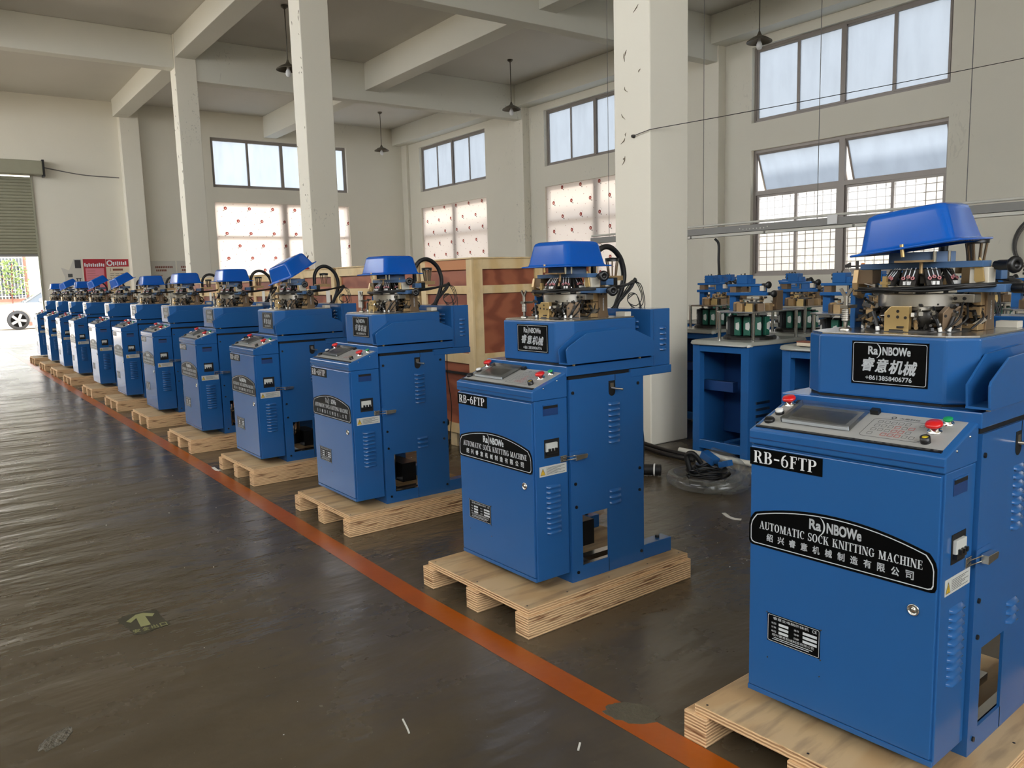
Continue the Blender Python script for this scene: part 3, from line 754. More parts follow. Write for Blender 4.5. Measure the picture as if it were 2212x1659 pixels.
# ---------------------------------------------------------------- sock knitting machine (local: x depth from the front, y along the row, z above the pallet)
BZ = 0.125                                    # pallet top above the floor; heights below are from the floor
W = 0.55
def zb(mb): mb.v = [Vector((v.x, v.y, v.z - BZ)) for v in mb.v]; return mb
def P_(mb, name, m, parent, bevel=0.0, label=None):
    o = zb(mb).build(name, m, parent, bevel)
    if label: o['label'] = label
    return o
SL = 0.344; SN = Vector((-SL, 0, 1)).normalized(); SU = Vector((1, 0, SL)).normalized()
def slope(u, v, h=0.0):                       # point on the sloping console top
    p = Vector((u, v, 0.990 + SL * u)) + SN * h
    return p
def front(off, u=0.0):                        # lettering plane on a face looking to -x
    return lambda a, b: (u - off, -a, b)
def louver(mb, u0, u1, z, v, h=0.012, d=0.012, axis='y'):
    # pressed louvre: a half hood open at its lower edge
    def Q(u, z_, o): return (u, v - o, z_) if axis == 'y' else (v - o, u, z_)
    n = 5; e = 0.010; vs = []
    for (u, k) in ((u0, 0.0), (u0 + e, 1.0), (u1 - e, 1.0), (u1, 0.0)):
        for i in range(n):
            t = i / (n - 1); vs.append(Q(u, z + h * (1 - t), d * k * sin(t * pi / 2) ** 0.8))
    fs = [(c * n + i, c * n + i + 1, (c + 1) * n + i + 1, (c + 1) * n + i) for c in range(3) for i in range(n - 1)]
    mb.cur = 0; mb.add(vs, fs, True)
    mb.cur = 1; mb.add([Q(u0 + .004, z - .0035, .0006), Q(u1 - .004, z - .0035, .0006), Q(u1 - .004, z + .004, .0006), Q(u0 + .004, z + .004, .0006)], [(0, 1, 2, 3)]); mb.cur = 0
    return mb
def make_machine():
    R = thing('sock_knitting_machine', '', 'machine', (0, 0, BZ), 0, 'sock knitting machines in the long row')
    # --- control cabinet with door
    mb = MB(); mb.prism([(0.006, 0.172), (0.006, 0.947), (0.186, 0.947), (0.186, 0.172)], 1, 0.0, W)
    P_(mb, 'control_cabinet', 'blue_paint', R, 0.003)
    P_(MB().box(-0.004, 0.006, 0.006, W - 0.004, 0.192, 0.940), 'cabinet_door', 'blue_paint', R, 0.002)
    P_(MB().box(-0.003, 0.006, 0.0, W, 0.173, 0.189), 'cabinet_sill', 'blue_paint', R, 0.002)
    P_(MB().prism([(-0.006, 0.948), (-0.006, 0.989), (0.178, 1.0515), (0.186, 1.0515), (0.186, 0.948)], 1, -0.003, W + 0.003), 'console', 'blue_paint', R, 0.004)
    P_(MB().box(-0.0075, -0.005, 0.0, W, 0.964, 0.9665), 'console_seam', 'frame_blue', R)
    # control panel on the slope
    def splate(u0, u1, v0, v1, h0, h1):
        mb = MB(); vs = [slope(u, v, h) for h in (h0, h1) for v in (v0, v1) for u in (u0, u1)]
        return mb.add(vs, [(0, 2, 3, 1), (4, 5, 7, 6), (0, 1, 5, 4), (2, 6, 7, 3), (0, 4, 6, 2), (1, 3, 7, 5)])
    panel = P_(splate(0.022, 0.172, 0.018, W - 0.012, 0.0, 0.0025), 'control_panel', 'panel_grey', R)
    P_(splate(0.012, 0.022, 0.016, W - 0.008, 0.0, 0.004), 'hinge_strip', 'black_plastic', R)
    hl = MB()
    for q in range(26):
        v = 0.024 + q * 0.0203
        hl.add([slope(u, v + dv, 0.0046) for (u, dv) in ((0.014, 0), (0.020, 0), (0.020, 0.012), (0.014, 0.012))], [(0, 1, 2, 3)])
    P_(hl, 'hinge_marks', 'grey_print', R)
    scr = P_(splate(0.062, 0.158, 0.285, 0.475, 0.0025, 0.006), 'screen', 'screen_grey', R)
    mb = MB()
    c0 = splate(0.050, 0.166, 0.272, 0.482, 0.006, 0.020); mb.v, mb.f, mb.sm = c0.v, c0.f, c0.sm
    P_(mb, 'screen_cover', 'clear_plastic', R)
    P_(splate(0.050, 0.056, 0.276, 0.478, 0.006, 0.016), 'cover_bar', 'silver_print', R)
    P_(splate(0.155, 0.171, 0.245, 0.268, 0.0025, 0.016), 'cover_catch', 'black_plastic', R)
    P_(splate(0.160, 0.171, 0.484, 0.500, 0.0025, 0.014), 'cover_catch', 'black_plastic', R)
    # keypad print
    kp = MB()
    o_r = rrect(0.042, 0.140, 0.085, 0.245, 0.012); i_r = rrect(0.0432, 0.1388, 0.0862, 0.2438, 0.011)
    ring_faces(kp, o_r, i_r, lambda a, b: slope(a, b, 0.0032))
    for r_ in range(4):
        for c_ in range(7):
            if (r_, c_) in ((2, 0), (2, 1), (1, 0), (3, 1), (0, 5)): continue
            u = 0.054 + r_ * 0.021; v = 0.104 + c_ * 0.0185
            ring_faces(kp, rrect(u, u + 0.013, v, v + 0.013, 0.002, 2), rrect(u + .001, u + .012, v + .001, v + .012, 0.0015, 2), lambda a, b: slope(a, b, 0.0032))
    place_text(kp, text_mesh('大豪科技', 1.0, 0.0), lambda a, b: slope(b, -a, 0.0032), -0.155, 0.150, 0.055, 0.009)
    kp.lathe([(0.004, 0), (0.007, 0)], slope(0.150, 0.198, 0.0033), SN, 12, smooth=False)
    P_(kp, 'keypad_print', 'grey_print', panel)
    rp = MB()
    for (r_, c_) in ((0, 2), (0, 3), (1, 2), (1, 3), (2, 3), (2, 1), (0, 4)):
        u = 0.054 + r_ * 0.021; v = 0.104 + c_ * 0.0185
        ring_faces(rp, rrect(u - .001, u + 0.014, v - .001, v + 0.014, 0.002, 2), rrect(u + .001, u + .012, v + .001, v + .012, 0.0015, 2), lambda a, b: slope(a, b, 0.0035))
    P_(rp, 'keypad_red_print', 'red_print', panel)
    # buttons
    def estop(u, v, name, k=1.0):
        b = P_(MB().lathe([(0.017 * k, 0.0), (0.017 * k, 0.003), (0.011 * k, 0.004), (0.011 * k, 0.017), (0.0, 0.0175)], slope(u, v, .0025), SN, 20), name, 'chrome', R)
        P_(MB().lathe([(0.0, 0.013), (0.013 * k, 0.014), (0.0195 * k, 0.018), (0.020 * k, 0.022), (0.017 * k, 0.027), (0.0, 0.029)], slope(u, v, .0025), SN, 24), 'button_cap', 'red_button', b, label='red mushroom cap')
    estop(0.158, 0.520, 'emergency_stop_button'); estop(0.108, 0.073, 'emergency_stop_button', 1.08)
    b = P_(MB().lathe([(0.0135, 0), (0.0135, 0.008), (0.011, 0.009)], slope(0.100, 0.518, .0025), SN, 18), 'white_button', 'black_plastic', R)
    P_(MB().lathe([(0.0118, 0.008), (0.0118, 0.014), (0.009, 0.0155), (0.0, 0.016)], slope(0.100, 0.518, .0025), SN, 18), 'button_cap', 'white_button', b)
    mb = MB().lathe([(0.015, 0), (0.016, 0.006), (0.014, 0.010), (0.0, 0.012)], slope(0.050, 0.520, .0025), SN, 14); mb.cbox(slope(0.062, 0.530, .008), (0.02, 0.01, 0.006))
    P_(mb, 'socket_cap', 'black_plastic', R)
    b = P_(MB().lathe([(0.014, 0), (0.014, 0.003), (0.0095, 0.004), (0.0095, 0.012), (0.0, 0.0125)], slope(0.152, 0.058, .0025), SN, 18), 'start_button', 'chrome', R)
    P_(MB().lathe([(0.0115, 0.012), (0.012, 0.016), (0.010, 0.018), (0.0, 0.0185)], slope(0.152, 0.058, .0025), SN, 18), 'button_cap', 'green_button', b, label='green button cap')
    b = P_(MB().lathe([(0.0125, 0), (0.0125, 0.017), (0.0085, 0.017), (0.0085, 0.014)], slope(0.050, 0.070, .0025), SN, 18), 'yellow_button', 'black_plastic', R)
    P_(MB().lathe([(0.0085, 0.014), (0.008, 0.0155), (0.0, 0.016)], slope(0.050, 0.070, .0025), SN, 18), 'button_cap', 'yellow_button', b)
    for (u, v) in ((0.055, -0.003), (0.13, -0.003)):
        P_(MB().lathe([(0.0035, 0), (0.003, 0.002), (0, 0.003)], (u, v, 0.978 + SL * u), (0, -1, 0), 10), 'screw', 'chrome', R)
    # --- plates with lettering (front)
    mp = P_(MB().prism([(0.318, 0.885), (0.549, 0.885), (0.549, 0.936), (0.318, 0.936)], 0, -0.0058, -0.003), 'model_plate', 'black_plate', R)
    mb = MB(); serif_text(mb, 'RB-6FTP', lambda a, b: (-0.0064, -a, b), -0.536, -0.334, 0.8925, 0.9285)
    P_(mb, 'lettering', 'white_print', mp)
    def arch(y0, y1, zb_, zs, zt, n=16, r=0.012):
        pts = [(y0 + r * 0.3, zb_ + r * 0.3), (y0, zb_ + r), (y0, zs - .032), (y0 + .004, zs - .016), (y0 + .011, zs - .005)]
        c = (y0 + y1) / 2
        for k in range(n + 1):
            t = k / n; y = y0 + 0.020 + (y1 - y0 - 0.040) * t
            pts.append((y, zs + (zt - zs) * (1 - ((y - c) / ((y1 - y0) / 2)) ** 2)))
        pts += [(y1 - .011, zs - .005), (y1 - .004, zs - .016), (y1, zs - .032), (y1, zb_ + r), (y1 - r * 0.3, zb_ + r * 0.3), (y1 - r, zb_), (y0 + r, zb_)]
        return pts
    nm = P_(MB().prism(arch(0.006, 0.549, 0.640, 0.735, 0.780), 0, -0.0062, -0.003), 'name_plate', 'black_plate', R)
    mb = MB()
    a1 = arch(0.0125, 0.5425, 0.6465, 0.730, 0.7735); a2 = arch(0.0150, 0.5400, 0.6490, 0.728, 0.7710)
    ring_faces(mb, a1, a2, lambda a, b: (-0.0067, a, b))
    fn = lambda a, b: (-0.0068, -a, b)
    serif_text(mb, 'AUTOMATIC SOCK KNITTING MACHINE', fn, -0.513, -0.040, 0.6945, 0.7180)
    logo(mb, fn, -0.277, 0.7445, 0.150)
    for q, ch in enumerate('绍兴睿意机械制造有限公司'):
        bold_text(mb, text_mesh(ch, 1.0, 0.0), fn, -0.478 + q * 0.0369, 0.6725, 0.0200, 0.0220, 0.0005)
    P_(mb, 'lettering', 'silver_print', nm)
    tg = P_(MB().prism([(0.313, 0.355), (0.482, 0.355), (0.482, 0.441), (0.313, 0.441)], 0, -0.0054, -0.003), 'rating_plate', 'black_plate', R)
    mb = MB(); ring_faces(mb, rrect(0.315, 0.480, 0.357, 0.439, 0.004, 2), rrect(0.3163, 0.4787, 0.3583, 0.4377, 0.003, 2), lambda a, b: (-0.0057, a, b))
    f2 = lambda a, b: (-0.0058, -a, b)
    place_text(mb, text_mesh('睿意全电脑织袜机', 1.0, 0.0), f2, -0.405, 0.430, 0.115, 0.0085)
    place_text(mb, text_mesh('CE', 1.0, 0.01), f2, -0.330, 0.430, 0.014, 0.0085)
    for q in range(3):
        for (a0, a1_) in ((0.412, 0.444), (0.322, 0.366)):
            z = 0.4145 - q * 0.0125
            mb.poly([(-0.0058, a0, z - 0.004), (-0.0058, a1_, z - 0.004), (-0.0058, a1_, z + 0.004), (-0.0058, a0, z + 0.004)])
        place_text(mb, text_mesh(('机型', '针数', '电压')[q], 1.0, 0), f2, -0.460, 0.4145 - q * 0.0125, 0.016, 0.006)
        place_text(mb, text_mesh(('编号', '功率', '日期')[q], 1.0, 0), f2, -0.386, 0.4145 - q * 0.0125, 0.016, 0.006)
    place_text(mb, text_mesh('绍兴睿意机械制造有限公司', 1.0, 0.0), f2, -0.398, 0.379, 0.135, 0.008)
    for z, a0, a1_ in ((0.3705, 0.335, 0.46), (0.365, 0.345, 0.465)):
        mb.poly([(-0.0058, a0, z - .001), (-0.0058, a1_, z - .001), (-0.0058, a1_, z + .001), (-0.0058, a0, z + .001)])
    P_(mb, 'lettering', 'silver_print', tg)
    P_(MB().lathe([(0.0155, 0), (0.0155, 0.004), (0.0125, 0.006), (0.0125, 0.003), (0.006, 0.002), (0.006, 0.005), (0, 0.005)], (-0.004, 0.060, 0.583), (-1, 0, 0), 20), 'door_lock', 'chrome', R)
    for (y, z) in ((0.485, 0.442), (0.311, 0.442), (0.481, 0.300), (0.313, 0.302), (0.311, 0.352)):
        P_(MB().lathe([(0.0022, 0), (0.002, 0.0012), (0, 0.0015)], (-0.004, y, z), (-1, 0, 0), 8), 'rivet', 'dark_steel', R)
    # --- cabinet side fittings (near side, looking to -y)
    rec = MB().prism([(0.052, 0.881), (0.134, 0.881), (0.134, 0.926), (0.052, 0.926)], 1, -0.0016, -0.0004)
    g = P_(rec, 'grip_recess', 'frame_blue', R)
    P_(MB().box(0.054, 0.132, -0.0022, -0.0014, 0.911, 0.924), 'grip_shadow', 'dark_void', g)  # dark strip paints the shadow at the top of the grip pocket
    P_(MB().box(0.051, 0.135, -0.005, 0, 0.9235, 0.927), 'grip_shade_lip', 'blue_paint', R)  # lip added to cast shadow on the grip plate
    br = P_(MB().box(0.055, 0.137, -0.0022, -0.0002, 0.702, 0.780), 'breaker_window', 'dark_void', R)
    P_(MB().box(0.060, 0.120, -0.012, -0.002, 0.728, 0.766), 'circuit_breaker', 'label_white', R, 0.0015)
    P_(MB().box(0.060, 0.120, -0.013, -0.002, 0.718, 0.731), 'breaker_base', 'black_plastic', R)
    for q in range(3):
        P_(MB().box(0.068 + q * 0.018, 0.077 + q * 0.018, -0.020, -0.010, 0.731, 0.743), 'breaker_toggle', 'black_plastic', R)
    wl = P_(MB().box(0.027, 0.176, -0.0018, -0.0003, 0.625, 0.668), 'warning_label', 'label_white', R)
    mb = MB(); mb.poly([(0.031, -0.0022, 0.632), (0.057, -0.0022, 0.632), (0.044, -0.0022, 0.660)])
    t1 = P_(mb, 'warning_triangle', 'label_yellow', wl)
    mb = MB(); mb.poly([(0.0430, -0.0026, 0.640), (0.0450, -0.0026, 0.640), (0.0453, -0.0026, 0.652), (0.0427, -0.0026, 0.652)]); mb.poly([(0.043, -.0026, .6355), (.045, -.0026, .6355), (.045, -.0026, .6385), (.043, -.0026, .6385)])
    for (a, b) in (((0.031, .632), (.057, .632)), ((.057, .632), (.044, .660)), ((.044, .660), (.031, .632))):
        a, b = Vector((a[0], 0, a[1])), Vector((b[0], 0, b[1])); d = (b - a).normalized(); n = Vector((-d.z, 0, d.x)) * 0.0009
        mb.poly([(p.x, -0.0024, p.z) for p in (a - n, b - n, b + n, a + n)])
    for q in range(7):
        z = 0.659 - q * 0.0045; mb.poly([(0.066, -0.0022, z), (0.165 - 0.02 * (q % 3), -0.0022, z), (0.165 - 0.02 * (q % 3), -0.0022, z + 0.0016), (0.066, -0.0022, z + 0.0016)])
    mb.poly([(0.0625, -.0022, .628), (.0632, -.0022, .628), (.0632, -.0022, .665), (.0625, -.0022, .665)])
    P_(mb, 'label_print', 'grey_print', wl)
    lv = []
    for q in range(10): lv.append((0.061, 0.143, 0.572 - q * 0.0222, 0.0, 'y'))
    for q in range(8): lv.append((0.419, 0.490, 0.886 - q * 0.0243, -0.010, 'y'))
    for q in range(3): lv.append((0.422, 0.495, 0.490 - q * 0.0265, -0.010, 'y'))
    for q in range(5): lv.append((0.762, 0.806, 1.203 - q * 0.0245, -0.002, 'y'))
    for q in range(6): lv.append((0.075, 0.135, 1.235 - q * 0.026, 0.704, 'x'))
    for q in range(6): lv.append((0.415, 0.475, 1.235 - q * 0.026, 0.704, 'x'))
    for (a, b, z, v, ax) in lv: P_(louver(MB(), a, b, z, v, axis=ax), 'louver', ('blue_paint', 'dark_void'), R)
    allv = MB()
    for (a, b, z, v, ax) in lv: louver(allv, a, b, z, v, axis=ax)
    tag(P_(allv, 'louver_bank', ('blue_paint', 'dark_void'), R), kind='stuff')
    # --- toggle latch
    lt = P_(MB().box(0.140, 0.176, -0.006, 0.0, 0.672, 0.700), 'latch', 'chrome', R, 0.002)
    P_(MB().tube([(0.150, -0.009, 0.693), (0.226, -0.020, 0.693), (0.230, -0.020, 0.686), (0.226, -0.020, 0.679), (0.150, -0.009, 0.679)], 0.0022, 8), 'latch_loop', 'chrome', lt)
    P_(MB().prism([(0.204, 0.674), (0.266, 0.678), (0.272, 0.692), (0.266, 0.697), (0.204, 0.698)], 1, -0.036, -0.016), 'latch_lever', 'bright_steel', lt, 0.001)
    P_(MB().box(0.186, 0.276, -0.0125, -0.010, 0.662, 0.712), 'latch_plate', 'blue_paint', lt)
    # --- lower body: side sheets with a cut-out, back sheet, feet, inside works
    U0, U1, C0, C1, CZ0, CZ1 = 0.192, 0.642, 0.256, 0.413, 0.190, 0.420
    for (v0, v1) in ((-0.010, -0.002), (W + 0.002, W + 0.010)):
        mb = MB(); mb.box(U0, C0, v0, v1, 0.125, 1.020); mb.box(C1, U1, v0, v1, 0.125, 1.020); mb.box(C0, C1, v0, v1, CZ1, 1.020); mb.box(C0, C1, v0, v1, 0.125, CZ0)
        P_(mb, 'side_panel', 'blue_paint', R)
    P_(MB().box(0.4125, 0.4145, -0.0112, -0.0098, 0.128, 0.190), 'panel_seam', 'dark_void', R)
    P_(MB().box(0.462, 0.464, -0.0112, -0.0098, 0.994, 1.020), 'panel_seam', 'dark_void', R)
    P_(MB().box(U0, 0.200, -0.002, W + 0.002, 0.125, 1.020), 'front_sheet', 'blue_paint', R)
    P_(MB().box(0.634, U1, -0.002, W + 0.002, 0.46, 1.020), 'back_sheet', 'blue_paint', R)
    for v0, v1 in ((-0.010, 0.058), (W - 0.058, W + 0.010)):
        f = P_(MB().box(U1, 0.832, v0, v1, 0.125, 0.194), 'foot', 'blue_paint', R, 0.003)
        P_(MB().cyl((0.775, (v0 + v1) / 2 + 0.005, 0.194), (0.775, (v0 + v1) / 2 + 0.005, 0.206), 0.011, 6), 'bolt', 'black_plastic', f)
    for (u, z) in ((0.209, 0.963), (0.606, 0.967), (0.217, 0.565), (0.614, 0.571), (0.613, 0.468), (0.623, 0.172), (0.226, 0.166), (0.220, 0.462)):
        P_(MB().cyl((u, -0.010, z), (u, -0.0145, z), 0.0072, 10), 'bolt', 'black_plastic', R)
    kh = [(0.4225, 0.994), (0.4625, 0.994)] + [(0.4425 + 0.020 * cos(radians(a)), 0.946 - 0.020 * sin(radians(a))) for a in range(0, 181, 20)]
    P_(MB().prism(kh, 1, -0.0115, -0.0100), 'lever_slot', 'dark_void', R)
    P_(MB().tube([(0.440, -0.010, 0.962), (0.448, -0.035, 0.960), (0.462, -0.060, 0.958)], 0.005, 8), 'lever', 'steel', R)
    P_(MB().box(0.432, 0.452, -0.013, -0.010, 0.966, 0.984), 'lever_bracket', 'steel', R)
    mb = MB(); mb.box(0.21, 0.63, 0.10, 0.14, 0.150, 0.175); mb.box(0.21, 0.63, W - 0.14, W - 0.10, 0.150, 0.175); mb.box(0.33, 0.37, 0.0, W, 0.140, 0.165); mb.box(0.21, 0.63, 0.005, 0.03, 0.150, 0.185)
    P_(mb, 'base_frame', 'bright_steel', R)
    mb = MB(); mb.lathe([(0.0, 0.30), (0.04, 0.30), (0.045, 0.31), (0.045, 0.40), (0.03, 0.41), (0.03, 0.46), (0.012, 0.47), (0.012, 0.56)], (0.30, 0.16, 0), n=18); mb.cyl((0.30, 0.16, 0.16), (0.30, 0.16, 0.30), 0.018, 12)
    P_(mb, 'air_filter', 'chrome', R)
    mb = MB(); mb.cyl((0.37, 0.30, 0.20), (0.37, 0.30, 0.40), 0.055, 16); mb.box(0.22, 0.60, 0.24, 0.36, 0.40, 0.425); mb.box(0.42, 0.52, 0.2, 0.42, 0.18, 0.30)
    P_(mb, 'drive_motor', 'black_plastic', R)
    P_(MB().cyl((0.642, 0.06, 0.555), (0.684, 0.06, 0.555), 0.024, 14).cyl((0.66, 0.06, 0.49), (0.66, 0.06, 0.54), 0.012, 10), 'air_regulator', 'black_plastic', R)
    P_(MB().tube(spline([(0.70, 0.06, 1.0), (0.705, 0.07, 0.85), (0.72, 0.06, 0.66), (0.70, 0.05, 0.5), (0.69, 0.06, 0.40), (0.66, 0.08, 0.30)], 6), 0.003, 6), 'power_cord', 'black_rubber', R)
    # --- table plate, hexagonal housing, chute, rear box
    P_(MB().box(0.178, 0.706, -0.012, W + 0.012, 1.036, 1.078), 'table_plate', 'blue_paint', R, 0.003)
    P_(MB().box(0.196, 0.70, 0.0, W, 1.018, 1.036), 'table_gap', 'dark_void', R)
    P_(MB().box(0.560, 0.833, -0.012, W + 0.012, 0.996, 1.033), 'rear_shelf', 'blue_paint', R, 0.003)
    hexp = [(0.205, 0.095), (0.205, 0.455), (0.262, 0.520), (0.640, 0.520), (0.640, 0.030), (0.262, 0.030)]
    P_(MB().prism(hexp, 2, 1.084, 1.262), 'hex_housing', 'blue_paint', R, 0.006)
    cx, cy = 0.43, 0.275
    inner = [(cx + (a - cx) * 0.97, cy + (b - cy) * 0.975) for (a, b) in hexp]
    P_(MB().prism([(a, b) for a, b in inner], 2, 1.262, 1.268), 'housing_top', 'bright_steel', R, 0.001)
    P_(MB().prism([(a * .98 + .006, b * .97 + .008) for (a, b) in hexp], 2, 1.078, 1.084), 'housing_gap', 'dark_void', R)
    bd = P_(MB().prism([(0.137, 1.124), (0.352, 1.124), (0.352, 1.247), (0.137, 1.247)], 0, 0.2025, 0.205), 'brand_plate', 'black_plate', R)
    mb = MB(); ring_faces(mb, rrect(0.141, 0.348, 1.128, 1.243, 0.006, 3), rrect(0.1424, 0.3466, 1.1294, 1.2416, 0.005, 3), lambda a, b: (0.2021, a, b))
    f3 = lambda a, b: (0.2020, -a, b)
    logo(mb, f3, -0.2445, 1.2215, 0.118)
    for q, ch in enumerate('睿意机械'):
        bold_text(mb, text_mesh(ch, 1.0, 0.0, shear=0.25), f3, -0.303 + q * 0.0392, 1.1815 - 0.002 * q, 0.037, 0.038, 0.0009)
    bold_text(mb, text_mesh('+8613858406776', 1.0, 0.0), f3, -0.2445, 1.1435, 0.130, 0.0125, 0.0003)
    P_(mb, 'lettering', 'silver_print', bd)
    # chute: two shaped cheeks joined by a floor, open at front and top
    ck = [(0.165, 1.092), (0.158, 1.150), (0.168, 1.162), (0.275, 1.214), (0.528, 1.222), (0.548, 1.219), (0.672, 1.170), (0.690, 1.155), (0.696, 1.092)]
    ch_ = P_(MB().prism(ck, 1, -0.034, -0.028), 'chute', 'blue_paint', R, 0.002)
    P_(MB().prism([(0.170, 1.094), (0.163, 1.150), (0.275, 1.220), (0.528, 1.228), (0.672, 1.175), (0.692, 1.094)], 1, 0.020, 0.026), 'chute_inner_cheek', 'blue_paint', ch_)
    P_(MB().box(0.168, 0.694, -0.034, 0.026, 1.088, 1.094), 'chute_floor', 'blue_paint', ch_)
    for u in (0.22, 0.62): P_(MB().cyl((u, -0.010, 1.078), (u, -0.010, 1.089), 0.006, 8), 'bolt', 'gold', R)
    P_(MB().box(0.704, 0.833, -0.002, W + 0.002, 1.033, 1.296), 'rear_box', 'blue_paint', R, 0.003)
    P_(MB().box(0.7215, 0.7235, -0.0026, -0.0015, 1.036, 1.292), 'rear_box_seam', 'frame_blue', R)
    P_(MB().box(0.655, 0.704, 0.30, 0.50, 1.084, 1.18), 'valve_block', 'black_plastic', R, 0.002)
    P_(MB().box(0.60, 0.64, 0.06, 0.12, 1.268, 1.288), 'junction_box', 'cream_plastic', R, 0.002)
    # ------------------------------------------------ knitting head
    hx, hy = 0.44, 0.27
    P_(MB().lathe([(0.15, 1.268), (0.15, 1.276), (0.105, 1.276), (0.088, 1.282), (0.088, 1.338)], (hx, hy, 0), n=32), 'cylinder_housing', 'dark_steel', R)
    rg = MB()
    for pr in ([(0.090, 1.326), (0.104, 1.329)], [(0.104, 1.329), (0.106, 1.338)], [(0.106, 1.338), (0.115, 1.340)], [(0.115, 1.340), (0.115, 1.374)], [(0.115, 1.374), (0.112, 1.377)], [(0.112, 1.377), (0.075, 1.377)]):
        rg.lathe(pr, (hx, hy, 0), n=48)
    P_(rg, 'needle_ring', 'steel', R)
    P_(MB().box(0.40, 0.50, 0.105, 0.170, 1.349, 1.373), 'ring_arm', 'steel', R, 0.002)
    for (u, v) in ((0.398, 0.13), (0.398, 0.155)): P_(MB().cyl((u - .002, v, 1.361), (u + .004, v, 1.361), 0.005, 10), 'bolt', 'black_plastic', R)
    P_(MB().lathe([(0.0, 1.378), (0.092, 1.378), (0.094, 1.386), (0.080, 1.392), (0.03, 1.394), (0.03, 1.452)], (hx, hy, 0), n=32), 'dial', 'dark_steel', R)
    # cam blocks around the cylinder
    def cam(ang, name, m, wd=0.070, hh=0.072, rad=0.128, th=0.02, chamfer=True, holes=True):
        M = Matrix.Translation((hx, hy, 1.270)) @ Matrix.Rotation(ang, 4, 'Z')
        p = [(-wd / 2, 0), (wd / 2, 0), (wd / 2, hh - (0.018 if chamfer else 0)), (wd / 2 - (0.018 if chamfer else 0), hh), (-wd / 2, hh)]
        b = P_(MB().prism(p, 0, -rad - th, -rad, M), name, m, R, 0.0015)
        if holes:
            mb = MB()
            for (a, z) in ((-0.004, 0.058), (-0.004, 0.042), (0.022, 0.044), (-0.026, 0.040)):
                mb.cyl((-rad - th - 0.0006, a, z), (-rad - th + 0.002, a, z), 0.0045, 10, M=M)
            mb.box(-rad - th - 0.006, -rad - th, -0.022, -0.004, 0.010, 0.016, M)
            P_(mb, 'screw_holes', 'dark_steel', b)
        return b
    cam(0.0, 'cam_block', 'gold'); cam(radians(58), 'cam_block', 'bronze', 0.06, 0.07); cam(radians(-62), 'cam_block', 'tan_metal', 0.055, 0.06)
    cam(radians(120), 'cam_block', 'bronze', 0.06, 0.07, holes=False); cam(radians(180), 'cam_block', 'bronze', 0.06, 0.065, holes=False); cam(radians(-120), 'cam_block', 'tan_metal', 0.06, 0.07, holes=False)
    # posts
    ps = P_(MB().prism([(0.470, 1.268), (0.535, 1.268), (0.528, 1.30), (0.528, 1.405), (0.474, 1.405), (0.474, 1.30)], 1, 0.098, 0.128), 'head_post', 'bronze', R, 0.002)
    P_(MB().box(0.446, 0.474, 0.104, 0.145, 1.304, 1.336), 'post_block', 'tan_metal', ps, 0.0015); P_(MB().box(0.446, 0.474, 0.104, 0.145, 1.340, 1.385), 'post_block', 'tan_metal', ps, 0.0015); P_(MB().box(0.43, 0.474, 0.104, 0.18, 1.270, 1.288), 'post_block', 'tan_metal', ps, 0.0015)
    mb = MB(); place_text(mb, text_mesh('RAINBOWE', 1.0, 0.0), lambda a, b: (0.501 + b, 0.0975, 1.325 - a), 0, 0, 0.055, 0.008)
    P_(mb, 'engraving', 'silver_print', ps)
    for (u, z) in ((0.489, 1.372), (0.512, 1.372)): P_(MB().cyl((u, 0.0975, z), (u, 0.102, z), 0.005, 10), 'bolt', 'dark_steel', ps)
    P_(MB().box(0.40, 0.455, 0.450, 0.466, 1.268, 1.400), 'head_post', 'blue_paint', R, 0.002)
    P_(MB().prism([(0.370, 1.372), (0.405, 1.360), (0.430, 1.385), (0.430, 1.450), (0.375, 1.450), (0.365, 1.41)], 1, 0.428, 0.444), 'side_bracket', 'tan_metal', R, 0.0015)
    P_(MB().box(0.375, 0.43, 0.385, 0.43, 1.405, 1.448), 'side_bracket', 'bronze', R, 0.002)
    # upper arm and lower arm
    P_(MB().box(0.395, 0.455, 0.085, 0.435, 1.448, 1.466), 'upper_arm', 'steel_blue', R, 0.002)
    P_(MB().box(0.42, 0.50, 0.035, 0.175, 1.378, 1.400), 'lower_arm', 'steel_blue', R, 0.002)
    P_(MB().box(0.33, 0.41, 0.21, 0.30, 1.466, 1.472), 'arm_plate', 'tan_metal', R)
    P_(MB().cyl((0.37, 0.24, 1.44), (0.37, 0.24, 1.467), 0.005, 10).cyl((0.37, 0.24, 1.434), (0.37, 0.24, 1.444), 0.0075, 6), 'arm_bolt', 'tan_metal', R)
    P_(MB().lathe([(0.088, 1.466), (0.088, 1.4955), (0.084, 1.4955), (0.084, 1.466)], (hx, hy, 0), n=32), 'yarn_sleeve', 'tub_sleeve', R)
    P_(MB().cyl((0.372, 0.205, 1.466), (0.372, 0.205, 1.496), 0.0055, 10).cyl((0.372, 0.165, 1.466), (0.372, 0.165, 1.496), 0.004, 10), 'guide_pin', 'chrome', R)
    # cream bracket and gold plate
    P_(MB().box(0.410, 0.460, 0.075, 0.125, 1.402, 1.447), 'bracket_box', 'cream_plastic', R, 0.002)
    P_(MB().prism([(0.082, 1.408), (0.104, 1.405), (0.110, 1.412), (0.110, 1.448), (0.098, 1.476), (0.090, 1.462)], 0, 0.402, 0.408), 'lever_plate', 'gold', R, 0.001)
    # feeder drums
    ax = Vector((-0.42, -0.9, 0.0)).normalized()
